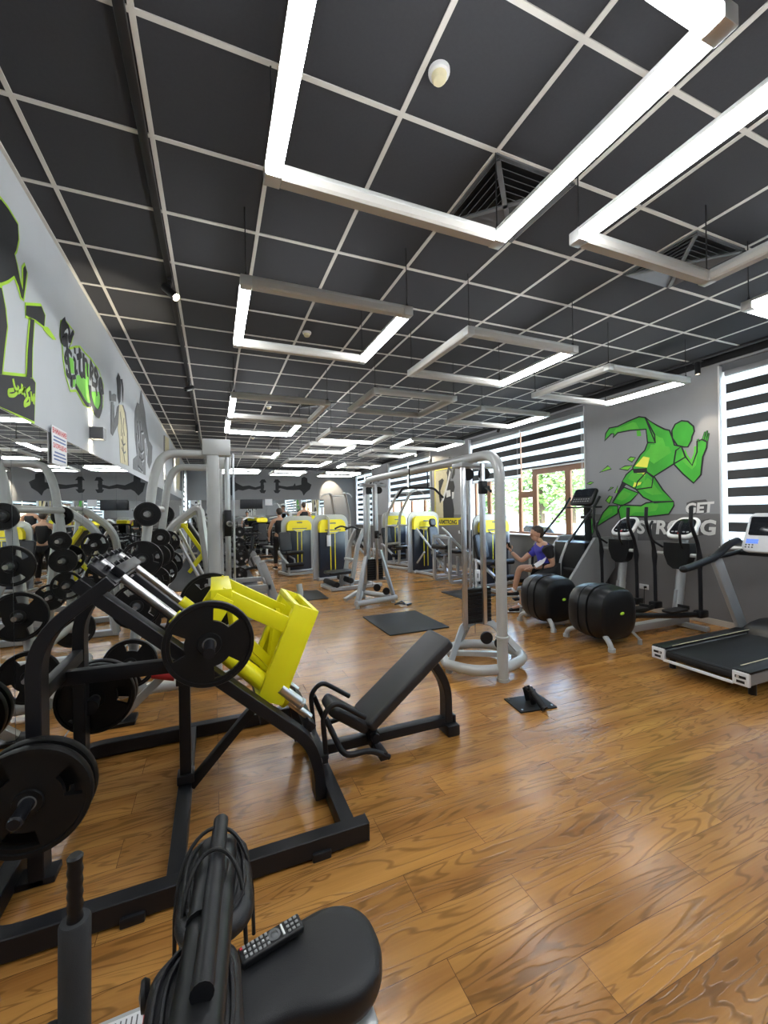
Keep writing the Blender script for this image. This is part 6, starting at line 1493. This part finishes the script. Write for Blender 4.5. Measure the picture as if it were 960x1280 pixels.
def stander(x, y, rz, label, tall=1.82, arms='down', z0=0.):
    t = thing('person', label, 'person', (x, y, z0), rz)
    k = tall / 1.80; W = lambda a, c, d: V((a * k, c * k, d * k))
    ax = .30 if arms == 'down' else .36
    J = dict(pel=(W(0, 0, .95), .13 * k), waist=(W(0, 0, 1.12), .118 * k), ch=(W(0, 0, 1.32), .138 * k), top=(W(0, -.01, 1.45), .095 * k), nk=(W(0, .0, 1.53), .055 * k), h0=(W(0, .01, 1.60), .06 * k),
             sl=(W(-.20, 0, 1.43), .065 * k), el=(W(-ax, .02, 1.14), .047 * k), wl=(W(-ax + .02, .16, .93), .032 * k), sr=(W(.20, 0, 1.43), .065 * k), er=(W(ax, .02, 1.14), .047 * k), wr=(W(ax - .02, .16, .93), .032 * k),
             hl=(W(-.10, 0, .88), .09 * k), kl=(W(-.12, .02, .49), .062 * k), al=(W(-.13, -.01, .10), .042 * k), tl=(W(-.15, .13, .045), .038 * k), hr=(W(.10, 0, .88), .09 * k), kr=(W(.12, .02, .49), .062 * k), ar=(W(.13, -.01, .10), .042 * k), tr=(W(.15, .13, .045), .038 * k))
    E = [['pel', 'waist', 'ch', 'top', 'nk', 'h0'], ['top', 'sl', 'el', 'wl'], ['top', 'sr', 'er', 'wr'], ['pel', 'hl', 'kl', 'al', 'tl'], ['pel', 'hr', 'kr', 'ar', 'tr']]
    b = MB(); mb_add(b, skin('body', J, E, None, None, 'pel')); head(b, W(0, .02, 1.69), V((0, 1, -.1)), V((0, 0, 1)), k)
    for s, n in ((-1, 'wl'), (1, 'wr')): hand(J[n][0], (0, .5, -.8), (-s, 0, -.1), b, k)
    b.build('body', 'skin', t, 60)
    g = lambda n, q: (J[n][0], tuple(v * q for v in (J[n][1] if isinstance(J[n][1], tuple) else (J[n][1],) * 2)))
    b = MB(); mb_add(b, skin('tank', dict(pel=g('pel', 1.1), waist=g('waist', 1.15), ch=g('ch', 1.16), top=(W(0, -.01, 1.43), (.115 * k, .115 * k)), a=(W(-.125, 0, 1.44), (.072 * k, .072 * k)), c=(W(.125, 0, 1.44), (.072 * k, .072 * k))), [['pel', 'waist', 'ch', 'top'], ['top', 'a'], ['top', 'c']], None, None, 'pel')); b.build('tank_top', 'clothb', t, 60)
    b = MB(); mb_add(b, skin('pants', dict(pel=g('pel', 1.1), hl=g('hl', 1.15), kl=g('kl', 1.3), al=(W(-.13, 0, .14), .06 * k), hr=g('hr', 1.15), kr=g('kr', 1.3), ar=(W(.13, 0, .14), .06 * k)), [['pel', 'hl', 'kl', 'al'], ['pel', 'hr', 'kr', 'ar']], None, None, 'pel')); b.build('trousers', 'clothb', t, 60)
    b = MB(); b.ball(W(0, .005, 1.735), .105 * k, (.84, 1, .86), 16); b.ball(W(0, -.035, 1.69), .085 * k, (.95, .9, 1.0), 14); b.build('hair', 'hair', t)
    for s in (-1, 1):
        b = MB(); b.use('clothb').oval([W(s * .13, -.09, .055), W(s * .13, 0, .06), W(s * .14, .12, .05), W(s * .15, .20, .03)], .09, .08, 0, scales=[.8, 1, .9, .6]); b.use('white').box(W(s * .138, .05, .012), (.085, .28, .024), None, .008); b.build('shoe', None, t, 60)
    eyes(t, W(0, .02, 1.69), V((0, 1, -.1)).normalized(), V((0, 0, 1)), k)
    return t
stander(1.82, 12.7, .1, 'person in black tank top standing with back turned on the far rubber floor edge', 1.82)
t = thing('step_platform', 'black step platform under the farther standing person', 'step platform', (3.35, 16.6, 0)); b = MB(); b.box((0, 0, .12), (.7, .45, .24), None, .02); b.build('body', 'black2', t); b = MB(); b.box((0, 0, .246), (.66, .41, .012), None, .003); b.build('top_grip', 'rubber', t)
stander(3.35, 16.6, .2, 'person in dark top seen from behind above the yellow topped pair of machines', 1.84, 'down', .252)
# ------------------------------------------------------------------ yard outside the windows
slab('ground_yard', 'grass', (XR2 + .02, -6, -.4), (40, 40, -.3))
slab('ground_yard_left', 'grass', (-14, 10, -.4), (XL - .3, 26, -.3))
def tree(x, y, h, r, m, label):
    t = thing('garden_tree', label, 'tree', (x, y, -.3), 0, 'trees outside the windows')
    rnd = random.Random(int(x * 37 + y * 11))
    b = MB(); b.tube([(0, 0, 0), (.1, .05, h * .3), (-.05, .1, h * .62), (.0, .0, h * .9)], .12, .4, 8, scales=None)
    for k in range(5):
        a = k * 1.3; b.tube([(0, 0, h * (.35 + .1 * k)), (math.cos(a) * r * .7, math.sin(a) * r * .7, h * (.5 + .1 * k))], .04, seg=6)
    b.build('trunk', 'bark', t)
    b = MB(); n = 2400
    for i in range(n):
        k = rnd.randrange(9); a = k * 2.4; cx, cy, cz = math.cos(a) * r * .55 * (k % 3) / 2, math.sin(a) * r * .55 * (k % 3) / 2, h * (.42 + .065 * k)
        while True:
            p = V((rnd.uniform(-1, 1), rnd.uniform(-1, 1), rnd.uniform(-1, 1)))
            if p.length < 1: break
        c = V((cx, cy, cz)) + V((p.x * r * .7, p.y * r * .7, p.z * h * .2)); s = rnd.uniform(.09, .20)
        u = V((rnd.gauss(0, 1), rnd.gauss(0, 1), rnd.gauss(0, 1))).normalized(); w_ = u.orthogonal().normalized()
        b._poly([c - u * s, c + w_ * s * .5, c + u * s, c - w_ * s * .5], [(0, 1, 2, 3)])
    b.build('foliage', m, t, 0)
tree(13.6, 9.9, 5.4, 1.9, 'leaf', 'leafy green tree outside the window left of the runner, nearest the pillar')
tree(13.2, 14.0, 5.5, 2.0, 'leaf2', 'pale green tree outside the window behind the sitting person')
tree(17.5, 12.2, 6.5, 2.4, 'leaf2', 'tall pale tree farther out behind the stair machine window')
tree(13.0, 18.8, 5.0, 1.9, 'leaf', 'green tree outside the window left of the boxed mural')
tree(18.5, 17.2, 6.0, 2.3, 'leaf2', 'pale tree in the distance between the window mullions')
tree(14.5, 24, 6.0, 2.3, 'leaf', 'green tree far outside beyond the far window')
# parked car
t = thing('parked_car', 'pale blue parked car outside the window behind the stair machine', 'car', (10.9, 10.6, -.3), R(80))
b = MB(); b.prism([(-2.1, .25), (-2.15, .7), (-1.9, .88), (-1.2, .95), (-.6, 1.42), (.9, 1.45), (1.6, .98), (2.1, .85), (2.15, .3), (1.75, .25), (1.65, .5), (1.4, .6), (1.15, .5), (1.05, .25), (-1.0, .25), (-1.1, .5), (-1.35, .6), (-1.6, .5), (-1.7, .25)], (0, .85, 0), (1, 0, 0), (0, 0, 1), 1.7); b.build('body', 'carp', t, 30)
b = MB(); b.prism([(-1.05, .97), (-.55, 1.37), (.85, 1.40), (1.4, .99)], (0, .86, 0), (1, 0, 0), (0, 0, 1), 1.72); b.build('windows', 'screen', t)
for x in (-1.35, 1.4):
    for y in (-.78, .78):
        b = MB(); b.lathe((x, y - .1, .31), (0, 1, 0), [(0, 0), (.2, .0), (.31, .02), (.31, .18), (.2, .2), (0, .2)], 24); b.build('wheel', 'rubber', t)
# ------------------------------------------------------------------ pieces of a part go under that part
def nest(child, host):
    """parent each piece to the nearest part of that kind in its thing (parts carry no transform of their own)"""
    for o in [q for q in COL.objects if q.type == 'EMPTY']:
        kids = list(o.children); base = lambda q: q.name.split('.')[0]
        hosts = [q for q in kids if base(q) == host]
        if not hosts: continue
        mid = lambda q: sum((V(c) for c in q.bound_box), V()) / 8
        for c in kids:
            if base(c) == child: c.parent = min(hosts, key=lambda h: (mid(h) - mid(c)).length)
for c, h in (('console_screen', 'console_shell'), ('console_buttons', 'console_shell'), ('display_strip', 'console_shell'), ('bolts', 'upright'), ('storage_peg', 'upright'),
             ('cover_lettering_strip', 'top_cover'), ('cover_trim', 'top_cover'), ('stripe', 'shroud'), ('stack_slot', 'shroud'), ('lens', 'lamp_can'), ('lamp_lens', 'housing'),
             ('hand_grip', 'press_arm'), ('pulley', 'top_bracket'), ('plate_peg', 'rear_leg'), ('warning_sticker', 'main_frame'), ('emblem', 'drum_housing'), ('edge_strip', 'foot_rail'),
             ('levelling_foot', 'side_beam'), ('end_cap', 'side_beam'), ('panel_trim', 'side_panel'), ('selector_stem', 'weight_stack'), ('socket_insert', 'cover_plate'), ('bar_hook', 'post'), ('peg', 'post'), ('plate_horn', 'press_arm'), ('ribbed_handle', 'foam_grip'), ('sock', 'shoe'), ('screen', 'body'), ('number_buttons', 'body'), ('function_buttons', 'body'), ('direction_pad', 'body')):
    nest(c, h)
